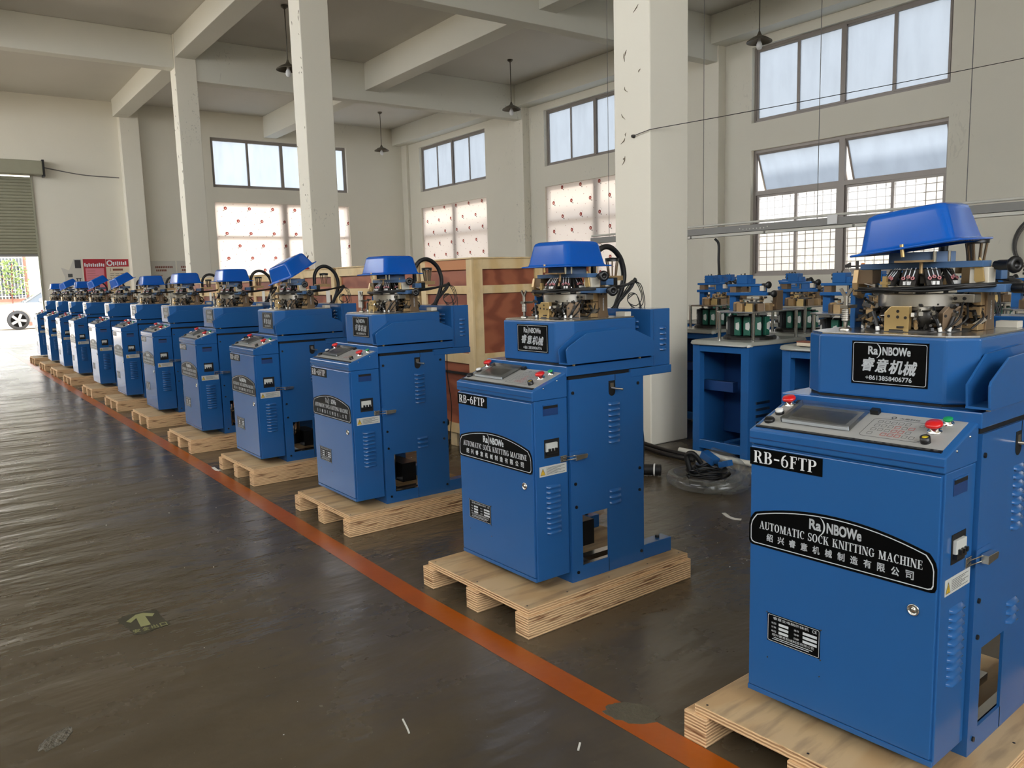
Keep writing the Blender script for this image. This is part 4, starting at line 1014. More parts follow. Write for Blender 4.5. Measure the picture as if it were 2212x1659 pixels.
    for (p, k) in (((0.455, 0.075, 1.452), 1.0), ((0.475, 0.040, 1.388), 1.1)):
        p = Vector(p)
        d_ = P_(MB().cyl(p, p + ax * 0.055, 0.0125, 16).cyl(p + ax * 0.012, p + ax * 0.05, 0.0145, 16), 'feeder_drum', 'black_plastic', R)
        P_(MB().lathe([(0.010, 0.0), (0.021, 0.002), (0.024, 0.008), (0.022, 0.016), (0.012, 0.019), (0.009, 0.016), (0.009, 0.010), (0.0, 0.010)], p + ax * 0.053, ax, 20), 'drum_flange', 'black_plastic', d_)
    # yarn finger units: dark plates with pink eyelets, white keys
    for q, ang in enumerate((-34, 4, 44, 84, -78)):
        M = Matrix.Translation((hx, hy, 0)) @ Matrix.Rotation(radians(ang), 4, 'Z')
        b = P_(MB().prism([(-0.105, 1.400), (-0.092, 1.400), (-0.072, 1.446), (-0.080, 1.446)], 1, -0.022, 0.022, M), 'yarn_finger_unit', 'dark_steel', R)
        mb = MB()
        for a, z in ((-0.013, 1.420), (0.0, 1.424), (0.013, 1.420)):
            u = -0.105 + (z - 1.400) * 0.55 - 0.004
            mb.lathe([(0.0030, 0.0), (0.0052, 0.0), (0.0052, 0.003), (0.0030, 0.003)], (u, a, z), (-0.9, 0, 0.4), 12, M)
        P_(mb, 'eyelets', 'pink', b)
        P_(MB().box(-0.112, -0.098, -0.009, -0.002, 1.402, 1.412, M).box(-0.112, -0.098, 0.002, 0.009, 1.402, 1.412, M), 'finger_keys', 'white_button', b)
        P_(MB().box(-0.116, -0.085, -0.026, 0.026, 1.394, 1.399, M), 'finger_base', 'steel', b)
        P_(MB().box(-0.112, -0.094, -0.020, 0.020, 1.378, 1.385, M), 'finger_rail', 'cream_plastic', b)
        mb = MB()
        for a in (-0.012, 0, 0.012): mb.tube([M @ Vector((-0.096, a, 1.425)), M @ Vector((-0.074, a, 1.450))], 0.0016, 6)
        P_(mb, 'yarn_tubes', 'silver_print', b)
    P_(MB().box(0.325, 0.336, 0.318, 0.330, 1.386, 1.428).box(0.322, 0.338, 0.312, 0.336, 1.404, 1.412), 'gold_fork', 'gold', R)
    # white bobbin comb with black top, at the rear near corner
    mb = MB(); cx0, cy0 = 0.665, 0.205
    for q in range(8):
        a = 2 * pi * q / 8; mb.cyl((cx0 + 0.018 * cos(a), cy0 + 0.018 * sin(a), 1.452), (cx0 + 0.028 * cos(a), cy0 + 0.028 * sin(a), 1.522), 0.0035, 6)
    P_(mb, 'tube_comb', 'bronze', R)
    P_(MB().lathe([(0.033, 1.520), (0.034, 1.535), (0.0, 1.538)], (cx0, cy0, 0), n=18), 'comb_cap', 'black_plastic', R)
    P_(MB().box(0.60, 0.70, 0.17, 0.24, 1.43, 1.452).box(0.585, 0.605, 0.19, 0.215, 1.36, 1.45), 'comb_base', 'tan_metal', R)
    P_(MB().box(0.50, 0.545, 0.075, 0.115, 1.412, 1.440), 'solenoid', 'steel_blue', R, 0.002); P_(MB().box(0.545, 0.575, 0.08, 0.112, 1.408, 1.444), 'solenoid', 'black_plastic', R, 0.002)
    # hoses
    P_(MB().tube(spline([(0.618, 0.285, 1.44), (0.622, 0.285, 1.52), (0.650, 0.282, 1.572), (0.700, 0.28, 1.592), (0.752, 0.28, 1.576), (0.797, 0.28, 1.53), (0.818, 0.28, 1.455), (0.803, 0.285, 1.38), (0.762, 0.29, 1.288)], 8), 0.0135, 10), 'air_hose', 'black_rubber', R)
    rnd = random.Random(3); mb = MB()
    for q in range(7):
        j = lambda s: rnd.uniform(-s, s)
        pts = [(hx - 0.09, hy + 0.14 + j(.02), 1.388 + j(.008)), (hx - 0.128 + j(.01), hy + 0.05 + j(.02), 1.388 + j(.007)), (hx - 0.125 + j(.01), hy - 0.07, 1.392 + j(.007)), (hx - 0.06, hy - 0.17 + j(.008), 1.396 + j(.006)), (hx + 0.06, hy - 0.235 + j(.008), 1.397 + j(.008)), (hx + 0.20, hy - 0.17 + j(.01), 1.405 + j(.008)), (hx + 0.34, hy - 0.08 + j(.01), 1.420 + j(.008)), (hx + 0.405 + j(.006), hy - 0.045 + j(.01), 1.432 + j(.008)), (hx + 0.385, hy - 0.03 + j(.01), 1.40 + j(.01)), (hx + 0.34 + j(.01), hy - 0.01, 1.34), (hx + 0.30 + j(.012), hy + 0.01 + j(.02), 1.288)]
        mb.tube(spline(pts, 6), 0.0032 + rnd.random() * .0015, 6)
    for q in range(7):
        a = rnd.uniform(0.5, 3.2); r1 = 0.155
        p0 = (hx - r1 * cos(a), hy - r1 * sin(a), 1.275); p1 = (hx - (r1 + .02) * cos(a + .15), hy - (r1 + .02) * sin(a + .15), 1.31 + j(.01)); p2 = (hx - (r1 - .01) * cos(a + .4), hy - (r1 - .01) * sin(a + .4), 1.345); p3 = (hx - 0.135 * cos(a + .7), hy - .135 * sin(a + .7), 1.375)
        mb.tube(spline([p0, p1, p2, p3], 5), 0.003, 6)
    tag(P_(mb, 'cable_bundle', 'black_rubber', R), kind='stuff')
    mb = MB()
    for q in range(3):
        pts = [(hx + 0.395, hy - 0.04, 1.425), (hx + 0.415 + q * .012, hy - 0.05, 1.40), (hx + 0.43 + q * .01, hy - 0.06, 1.34 - q * .02), (hx + 0.40, hy - 0.05, 1.305 - q * .012), (hx + 0.365, hy - 0.03, 1.325), (hx + 0.375, hy - 0.03, 1.365 - .01 * q), (hx + 0.41, hy - 0.05, 1.35), (hx + 0.40, hy - 0.09, 1.24 - q * .03), (hx + 0.255, hy - 0.15, 1.13)]
        mb.tube(spline(pts, 7), 0.0022, 6)
    tag(P_(mb, 'loose_wires', 'black_rubber', R), kind='stuff')
    # crowded small works around the cylinder
    small = {'dark_steel': MB(), 'steel': MB(), 'black_plastic': MB(), 'white_button': MB(), 'tan_metal': MB()}
    for q in range(190):
        a = rnd.uniform(0, 2 * pi); rad = rnd.uniform(0.10, 0.165); z = rnd.choice((1.276, 1.29, 1.305, 1.32, 1.335)) + rnd.uniform(0, .012)
        if abs((a + pi) % (2 * pi) - pi) < 0.30: continue
        c = (hx - rad * cos(a), hy - rad * sin(a), z)
        R3 = Matrix.Rotation(a + rnd.uniform(-.5, .5), 3, 'Z') @ Matrix.Rotation(rnd.uniform(-.7, .7), 3, 'Y')
        m_ = rnd.choice(('dark_steel', 'steel', 'black_plastic', 'black_plastic', 'tan_metal', 'steel'))
        if rnd.random() < .5: small[m_].cbox(c, (rnd.uniform(.008, .034), rnd.uniform(.005, .014), rnd.uniform(.004, .016)), rot=R3)
        else:
            d = R3 @ Vector((rnd.uniform(.01, .024), 0, 0)); small[m_].cyl(Vector(c) - d, Vector(c) + d, rnd.uniform(.003, .006), 8)
    for a, s_ in ((35, 1), (62, -1), (-30, 1), (-55, -1), (88, 1), (110, -1)):
        a = radians(a); p = Vector((hx - 0.152 * cos(a), hy - 0.152 * sin(a), 1.325)); t = Vector((sin(a), -cos(a), 0)) * 0.022 * s_
        small['black_plastic'].tube([p, p + t * .6 + Vector((0, 0, -.02)), p + t + Vector((0, 0, -.042))], 0.006, 8)
        small['white_button'].cyl(p + t + Vector((0, 0, -.042)), p + t * 1.1 + Vector((0, 0, -.054)), 0.0058, 8)
    for q in range(46):
        a = rnd.uniform(0, 2 * pi); rad = rnd.uniform(0.045, 0.098); c = (hx - rad * cos(a), hy - rad * sin(a), rnd.uniform(1.394, 1.44))
        R3 = Matrix.Rotation(a, 3, 'Z') @ Matrix.Rotation(rnd.uniform(-.9, .3), 3, 'Y')
        small[rnd.choice(('dark_steel', 'dark_steel', 'steel', 'black_plastic', 'tan_metal'))].cbox(c, (rnd.uniform(.006, .012), rnd.uniform(.004, .02), rnd.uniform(.01, .03)), rot=R3)
    for q in range(16):
        a = rnd.uniform(1.0, 3.0); rad = rnd.uniform(.11, .165); c = Vector((hx - rad * cos(a), hy + rad * sin(a), rnd.uniform(1.345, 1.41)))
        small[rnd.choice(('steel', 'tan_metal', 'black_plastic'))].cbox(c, (.018, .012, .012), rot=Matrix.Rotation(a, 3, 'Z'))
        small['steel'].cyl(c, c + Vector((-.03 * cos(a), .03 * sin(a), .008)), .002, 6)
    nm_ = {'dark_steel': 'needle_selectors', 'steel': 'steel_fittings', 'black_plastic': 'actuators', 'white_button': 'hose_tips', 'tan_metal': 'brass_fittings'}
    for k_, mb in small.items(): tag(P_(mb, nm_[k_], k_, R), kind='stuff')
    # spring-loaded tension post with wing nut on the far side of the housing
    mb = MB(); px_, py_ = 0.31, 0.432
    mb.lathe([(0.018, 1.268), (0.018, 1.274), (0.006, 1.278), (0.006, 1.34)], (px_, py_, 0), n=14)
    for q in range(6): mb.lathe([(0.009, 1.296 + q * .006), (0.013, 1.299 + q * .006), (0.009, 1.302 + q * .006)], (px_, py_, 0), n=12)
    mb.box(px_ - .012, px_ + .045, py_ - .012, py_ + .012, 1.334, 1.344); mb.cyl((px_, py_, 1.344), (px_, py_, 1.372), .007, 10)
    mb.prism([(py_ - .022, 1.392), (py_ - .014, 1.396), (py_, 1.374), (py_ + .014, 1.396), (py_ + .022, 1.392), (py_ + .006, 1.366), (py_ - .006, 1.366)], 0, px_ - .003, px_ + .003)
    P_(mb, 'tension_post', 'steel', R)
    return R
proto = make_machine()

# the blue plastic cover: an upturned tub with a flange
def make_tub():
    L0, L1 = 0.150, 0.117                     # half sizes of the flange opening (x, y)
    # built around the rim centre, z up
    rings = [(0.152, 0.152, 0.000, 0.022), (0.154, 0.154, 0.003, 0.022), (0.152, 0.152, 0.006, 0.022), (0.132, 0.132, 0.008, 0.022), (0.129, 0.129, 0.014, 0.024), (0.113, 0.113, 0.096, 0.026), (0.109, 0.109, 0.107, 0.028), (0.099, 0.099, 0.114, 0.030), (0.05, 0.05, 0.116, 0.02)]
    mb = MB(); n = None; vs = []; fs = []
    for (a, b, z, r) in rings:
        p = rrect(-a, a, -b, b, r, 6); n = len(p); vs += [(q[0], q[1], z) for q in p]
    for k in range(len(rings) - 1):
        fs += [(k * n + i, k * n + (i + 1) % n, (k + 1) * n + (i + 1) % n, (k + 1) * n + i) for i in range(n)]
    mb.add(vs, fs, True); mb.add([vs[(len(rings) - 1) * n + i] for i in range(n)], [list(range(n))], True)
    # inner skin
    inn = [(0.126, 0.126, 0.000, 0.022), (0.109, 0.109, 0.095, 0.024), (0.04, 0.04, 0.110, 0.015)]
    vs2 = []; 
    for (a, b, z, r) in inn: vs2 += [(q[0], q[1], z) for q in rrect(-a, a, -b, b, r, 6)]
    fs2 = [(k * n + i, k * n + (i + 1) % n, (k + 1) * n + (i + 1) % n, (k + 1) * n + i) for k in range(2) for i in range(n)]
    mb.add(vs2, fs2, True); mb.add(vs2[2 * n:], [list(range(n))], True)
    o0 = rrect(-0.152, 0.152, -0.152, 0.152, 0.022, 6); i0 = rrect(-0.126, 0.126, -0.126, 0.126, 0.022, 6)
    ring_faces(mb, o0, i0, lambda a, b: (a, b, 0.0))
    return mb
tub_mesh = make_tub().mesh('plastic_cover'); tub_mesh.materials.append(MATS['cover_blue'])
pin_mesh = MB().cyl((-0.142, 0.0, -0.022), (-0.142, 0.0, 0.014), 0.0055, 10).mesh('brass_pin'); pin_mesh.materials.append(MATS['gold'])

# positions along the row, nearest first: front near corner of each cabinet (x, y, turn)
ROW = [(1.968, 0.916, 0.0521), (1.9632, 2.5602, 0.0227), (1.9261, 4.2369, 0.0115), (1.8888, 5.7924, 0.008), (1.8818, 7.3292, 0), (1.8768, 8.968, 0), (1.8541, 10.512, 0),
       (1.8200, 12.110, 0), (1.8055, 13.956, 0), (1.8022, 15.543, 0), (1.775, 17.00, 0), (1.7714, 18.73, 0)]
# cover on each machine: (tilt, raised side, turn)
COV = [(7, (0.30, -0.95), 4), (0, (1, 0), 5), (0, (1, 0), 8), (27, (1, -0.12), 20), (0, (1, 0), 4), (0, (1, 0), 6), (0, (1, 0), 2), (27, (1, -0.1), 14), (26, (1, -0.1), 12), (0, (1, 0), 2), (24, (1, -0.1), 16), (0, (1, 0), 0)]
ORD = ['nearest', 'second nearest', 'third nearest', 'fourth nearest', 'fifth nearest', 'sixth nearest', 'sixth farthest', 'fifth farthest', 'fourth farthest', 'third farthest', 'second farthest', 'farthest']
EX = ['at the right edge of the picture', 'in the middle of the picture', 'before the big wooden crate', 'under a steeply tilted cover', 'with a level cover and a bright latch', 'with its front lit grey by the doorway', 'with a mirrored name plate', 'with a white glaring front and tilted cover', 'with a glaring front and raised cover', 'whose cover overlaps its neighbour', 'with striped reflections on its cover', 'beside the bright doorway']
for i, (x, y, th) in enumerate(ROW):
    near = i < 4
    if i == 0: m_ = proto
    else: m_ = copy_tree(proto, None, ('louver_bank',) if near else ('louver',))
    m_.location = (x, y, BZ); m_.rotation_euler = (0, 0, th)
    m_['label'] = 'blue knitting machine, %s in the row, %s' % (ORD[i], EX[i])
    ro, rd, ya = COV[i]
    kx = Vector((rd[0], rd[1], 0)).normalized().cross(Vector((0, 0, 1)))
    M = Matrix.Translation((x, y, 0)) @ Matrix.Rotation(th, 4, 'Z') @ Matrix.Translation((0.437, 0.272, 1.497 + 0.085 * sin(radians(ro)))) @ Matrix.Rotation(radians(ro), 4, kx) @ Matrix.Rotation(radians(ya), 4, 'Z')
    t = thing('plastic_cover', 'upturned blue plastic tub %s on the %s sock knitting machine of the row' % ('tilted' if abs(ro) > 10 else 'lying level', ORD[i]), 'cover', (0, 0, 0), 0, 'blue covers on the knitting heads')
    t.matrix_world = M
    a = bpy.data.objects.new('tub_shell', tub_mesh); col.objects.link(a); a.parent = t
    b = bpy.data.objects.new('brass_pin', pin_mesh); col.objects.link(b); b.parent = t
for ch in list(proto.children):
    if ch.name.split('.')[0] == 'louver_bank': bpy.data.objects.remove(ch)

# ---- pallets
PH = 0.096
def make_pallet():
    t = thing('wooden_pallet', '', 'pallet', (0, 0, 0), 0, 'pallets under the knitting machines')
    for v in (0.0, 0.352, 0.712):
        MB().box(0, 1.012, v, v + 0.084, 0, PH).build('stringer', 'pallet_edge', t, 0.002)
    d = MB().box(0.012, 0.998, 0.010, 0.762, PH, BZ - 0.0003)
    o = d.build('deck_board', 'pallet_deck', t, 0.0012)
    o2 = MB()
    o2.box(0.010, 0.0125, 0.010, 0.762, PH + .001, BZ - .002); o2.box(0.012, 0.998, 0.0085, 0.0105, PH + .001, BZ - .002)
    o2.build('deck_edge', 'pallet_edge', t)
    mb = MB()
    for (u, v) in ((0.03, 0.04), (0.5, 0.04), (0.97, 0.04), (0.03, 0.39), (0.97, 0.39), (0.03, 0.73), (0.5, 0.73), (0.97, 0.73), (0.25, 0.04), (0.75, 0.04)):
        mb.cyl((u, v, BZ - .001), (u, v, BZ + .0004), 0.004, 8)
    tag(mb.build('nail_heads', 'dark_steel', t), kind='stuff')
    return t
pal = make_pallet()
for i, (x, y, th) in enumerate(ROW):
    p = pal if i == 0 else copy_tree(pal)
    dth = 0.012 if i else 0.0
    q = Matrix.Rotation(th, 3, 'Z') @ Vector((-0.138, -0.108, 0))
    if i in (2, 3): q = Matrix.Rotation(th, 3, 'Z') @ Vector((-0.10, -0.10, 0))
    p.location = (x + q.x, y + q.y, 0); p.rotation_euler = (0, 0, th + dth)
    p['label'] = 'pale plywood pallet with three runners under the %s knitting machine of the row' % ORD[i]
# ---------------------------------------------------------------- half-built machines on blue frames, behind the row
def make_frame_machine():
    R = thing('unfinished_machine', '', 'machine', (0, 0, 0), 0, 'half-built machines on open blue frames')
    w, d, h = 0.54, 0.70, 0.90
    for (x, y) in ((0, 0), (0, w - 0.07), (d - 0.06, 0), (d - 0.06, w - 0.07)):
        MB().box(x, x + 0.06, y, y + 0.07, 0, h).build('frame_post', 'blue_paint', R, 0.003)
    for z0, z1 in ((0.06, 0.13), (h - 0.06, h)):
        MB().box(0.002, 0.05, 0.07, w - 0.07, z0, z1).build('front_rail', 'blue_paint', R, 0.003)
    MB().box(d - 0.05, d - 0.01, 0.07, w - 0.07, 0.06, 0.13).build('rear_rail', 'blue_paint', R, 0.003)
    MB().box(0.06, d - 0.06, 0.004, 0.010, 0.02, h).build('side_panel', 'blue_paint', R)
    MB().box(0.06, d - 0.06, w - 0.010, w - 0.004, 0.02, h).build('side_panel', 'blue_paint', R)
    MB().box(0.06, d - 0.06, 0.25, 0.31, 0.07, 0.12).build('floor_rail', 'blue_paint', R, 0.003)
    MB().box(0.33, 0.39, 0.16, 0.22, 0.12, h - 0.02).build('inner_post', 'blue_paint', R, 0.003)
    MB().box(0.10, 0.16, 0.22, w - 0.02, 0.52, 0.60).build('cross_rail', 'frame_blue', R, 0.003)
    MB().box(0.38, 0.40, 0.22, w - 0.012, 0.14, h - 0.03).build('back_plate', 'frame_blue', R)
    mb = MB(); mb.box(0.20, 0.34, 0.07, 0.20, 0.66, 0.69); mb.box(0.20, 0.34, 0.07, 0.20, 0.76, 0.79); mb.cyl((0.25, 0.13, 0.69), (0.25, 0.13, 0.75), 0.05, 14); mb.box(0.22, 0.26, 0.04, 0.08, 0.40, 0.80)
    mb.build('gear_bracket', 'steel_blue', R)
    for k in range(4): MB().box(0.10, 0.26, -0.004, 0.004, 0.30 + k * 0.05, 0.318 + k * 0.05).build('side_clip', 'steel', R)
    # plastic-wrapped board on top
    mb = MB(); n = 28; pts = []
    rr = rrect(-0.02, d + 0.02, -0.02, w + 0.02, 0.04, 7); rnd = random.Random(5)
    vs = [(x + rnd.uniform(-.006, .006), y + rnd.uniform(-.006, .006), h + 0.004 + rnd.uniform(-.012, .004)) for x, y in rr] + [(x * 1.0, y, h + 0.020 + rnd.uniform(-.004, .004)) for x, y in rr] + [(0.35 + (x - .35) * .94, .27 + (y - .27) * .94, h + 0.03) for x, y in rr]
    n = len(rr)
    mb.add(vs, [(k * n + i, k * n + (i + 1) % n, (k + 1) * n + (i + 1) % n, (k + 1) * n + i) for k in range(2) for i in range(n)], True)
    mb.add(vs[2 * n:], [list(range(n))]); mb.add(vs[:n], [list(range(n))])
    mb.build('wrapped_board', 'sheet_plastic', R)
    zt = h + 0.03
    # round base with motors, standing posts and steel plate
    MB().lathe([(0.0, zt + 0.03), (0.19, zt + 0.03), (0.205, zt + 0.02), (0.205, zt)], (0.34, 0.25, 0), n=28, smooth=False).build('base_ring', 'dark_steel', R)
    PZ = zt + 0.215
    for (x, y) in ((0.10, 0.035), (0.10, 0.355), (0.64, 0.035), (0.64, 0.40)):
        MB().cyl((x, y, zt - 0.001), (x, y, PZ), 0.0125, 14).build('stand_post', 'chrome', R)
    for q, (a, m_) in enumerate(((-58, 'pcb_green'), (-30, 'pcb_green'), (-5, 'pcb_green'), (38, 'motor_black'), (-84, 'pcb_green'), (150, 'motor_black'))):
        a = radians(a); M = Matrix.Translation((0.34 - 0.165 * cos(a), 0.25 + 0.165 * sin(a), zt + 0.03)) @ Matrix.Rotation(-a, 4, 'Z')
        b = MB().box(-0.016, 0.012, -0.026, 0.026, 0.004, 0.150, M).build('selector_motor', m_, R, 0.006)
        MB().box(0.012, 0.055, -0.024, 0.024, 0, 0.158, M).build('motor_back', 'motor_black', b, 0.003)
        mb = MB(); mb.prism([(-0.016, 0.045), (0.010, 0.055), (0.010, 0.10), (-0.016, 0.11), (-0.022, 0.09), (-0.022, 0.065)], 0, -0.0185, -0.016, M)
        mb.build('motor_label', 'label_white', b)
    MB().prism([(0.04, 0.0), (0.04, 0.30), (0.12, 0.40), (0.70, 0.44), (0.70, 0.0)], 2, PZ, PZ + 0.012).build('steel_plate', 'bright_steel', R, 0.002)
    z0 = PZ + 0.012
    # cams and cylinder on the plate
    MB().cyl((0.34, 0.22, z0), (0.34, 0.22, z0 + 0.06), 0.075, 24).build('cylinder', 'dark_steel', R)
    for (a, m_) in ((-40, 'bronze'), (-8, 'tan_metal'), (24, 'gold'), (60, 'bronze'), (-78, 'bronze'), (100, 'tan_metal')):
        a = radians(a); M = Matrix.Translation((0.34 - 0.13 * cos(a), 0.22 - 0.13 * sin(a), z0)) @ Matrix.Rotation(a, 4, 'Z')
        MB().box(-0.02, 0.02, -0.028, 0.028, 0, 0.055, M).build('cam_block', m_, R, 0.002)
    rnd = random.Random(11); mb = MB(); mb2 = MB()
    for q in range(45):
        a = rnd.uniform(0, 2 * pi); r_ = rnd.uniform(.07, .15); c = (0.34 - r_ * cos(a), .22 - r_ * sin(a), z0 + rnd.uniform(.03, .10))
        (mb if q % 2 else mb2).cbox(c, (rnd.uniform(.01, .03), rnd.uniform(.008, .02), rnd.uniform(.006, .018)), rot=Matrix.Rotation(a, 3, 'Z'))
    tag(mb.build('small_fittings', 'tan_metal', R), kind='stuff'); tag(mb2.build('dark_fittings', 'dark_steel', R), kind='stuff')
    MB().box(0.42, 0.50, 0.06, 0.10, z0, z0 + 0.15).build('head_post', 'bronze', R, 0.003)
    # blue castings of the head
    MB().box(0.30, 0.36, 0.36, 0.42, z0, z0 + 0.17).build('rear_post', 'blue_paint', R, 0.004)
    MB().box(0.26, 0.36, 0.04, 0.42, z0 + 0.115, z0 + 0.14).build('lower_arm', 'blue_paint', R, 0.004)
    MB().box(0.27, 0.36, 0.10, 0.42, z0 + 0.185, z0 + 0.205).build('upper_arm', 'blue_paint', R, 0.004)
    MB().box(0.28, 0.34, 0.09, 0.20, z0 + 0.13, z0 + 0.19).build('arm_web', 'blue_paint', R, 0.004)
    MB().box(0.28, 0.34, 0.34, 0.40, z0 + 0.135, z0 + 0.19).build('arm_bracket', 'bronze', R, 0.002)
    hb = MB().box(0.27, 0.35, 0.23, 0.33, z0 + 0.205, z0 + 0.275).build('head_block', 'blue_paint', R, 0.004)
    MB().box(0.28, 0.34, 0.20, 0.23, z0 + 0.205, z0 + 0.245).build('head_step', 'blue_paint', hb, 0.003)
    mb = MB()
    for (y, z) in ((0.35, .26), (0.352, .235), (0.34, .215)): mb.cyl((0.30, y - .03, z0 + z), (0.30, y, z0 + z), 0.008, 8)
    mb.cyl((0.31, .28, z0 + .275), (0.31, .28, z0 + .288), .006, 8); mb.cyl((0.31, .315, z0 + .275), (0.31, .315, z0 + .285), .004, 8)
    mb.build('head_screws', 'dark_steel', hb)
    MB().cyl((0.31, 0.225, z0 + 0.14), (0.31, 0.225, z0 + 0.187), 0.010, 10).build('guide_rod', 'chrome', R)
    ax = Vector((-0.3, -0.95, 0)).normalized()
    for p in ((0.30, 0.10, z0 + 0.195), (0.30, 0.05, z0 + 0.128)):
        p = Vector(p)
        b = MB().cyl(p, p + ax * 0.06, 0.014, 12).build('feeder_drum', 'black_plastic', R)
        MB().lathe([(0.0, 0), (0.026, 0.002), (0.028, 0.012), (0.022, 0.018), (0.0, 0.018)], p + ax * 0.058, ax, 16).build('drum_flange', 'black_plastic', b)
    MB().box(0.27, 0.30, 0.075, 0.11, z0 + 0.15, z0 + 0.19).build('bracket_box', 'cream_plastic', R, 0.002)
    return R
fm = make_frame_machine()
FRM = [((4.92, 3.75), 'half-built machine on an open blue frame beside the large white column'),
       ((4.92, 2.92), 'half-built machine on a blue frame just left of the nearest finished machine'),
       ((5.85, 4.86), 'half-built machine head half hidden by the right edge of the large column'),
       ((5.85, 3.93), 'half-built machine in the second row, between the two front frames'),
       ((5.85, 2.98), 'half-built machine in the second row, behind the nearest finished machine'),
       ((5.85, 2.05), 'half-built machine glimpsed right of the nearest finished machine'),
       ((6.95, 5.65), 'half-built machine in the third row, close behind the large column'),
       ((6.95, 4.72), 'half-built machine in the third row, under the left window panes'),
       ((6.95, 3.78), 'half-built machine in the third row, under the middle of the window'),
       ((6.95, 2.84), 'half-built machine in the third row, behind the nearest blue cover'),
       ((8.05, 6.40), 'half-built machine in the last row, farthest left'),
       ((8.05, 5.45), 'half-built machine in the last row, second from the left'),
       ((8.05, 4.50), 'half-built machine in the last row, third from the left'),
       ((8.05, 3.40), 'half-built machine in the last row, farthest right')]
for i, ((x, y), lb) in enumerate(FRM):
    m_ = fm if i == 0 else copy_tree(fm)
    m_.location = (x, y, 0); m_['label'] = lb
t = thing('ruler_box', 'cream and black striped box lying on the wrapped board left of the nearest machine', 'box', (4.92, 3.16, 0.932), 0)
MB().box(-0.035, 0.035, -0.16, 0.16, 0.0, 0.024).build('box_body', 'paper_cream', t, 0.003)
MB().box(-0.037, 0.037, -0.162, 0.162, 0.024, 0.034).build('box_lid', 'ink_brown', t, 0.003)

p_ = on_plane(1852, 575, 0, 5.735)
t = thing('yarn_stand', 'dark rod stand with an orange cap beside the nearest blue cover', 'stand', (p_.x, p_.y, 0))
hh = p_.z
MB().cyl((0, 0, 0), (0, 0, hh + 0.04), 0.010, 10).build('upright', 'dark_steel', t)
MB().lathe([(0.04, 0), (0.04, 0.01), (0.012, 0.02)], (0, 0, 0), n=16).build('foot', 'dark_steel', t)
MB().cyl((0, -0.07, hh), (0, 0.09, hh), 0.006, 8).build('cross_rod', 'dark_steel', t)
MB().cyl((0, -0.05, hh - 0.10), (0, 0.07, hh - 0.09), 0.022, 12).build('tension_drum', 'black_plastic', t)
MB().tube([(0, 0.08, hh), (0, 0.05, hh - 0.05), (0, 0.01, hh - 0.10)], 0.004, 6).build('guide_wire', 'steel', t)
for q in range(4): MB().cyl((0, 0.06 + q * 0.012, hh - .01), (0, 0.06 + q * .012, hh + 0.03 - q * .005), 0.008 - q * .001, 8).build('yarn_guide', 'dark_steel', t)
MB().lathe([(0.016, 0), (0.014, 0.014), (0.0, 0.018)], (0, -0.045, hh + 0.005), n=12).build('orange_cap', 'orange_cap', t)

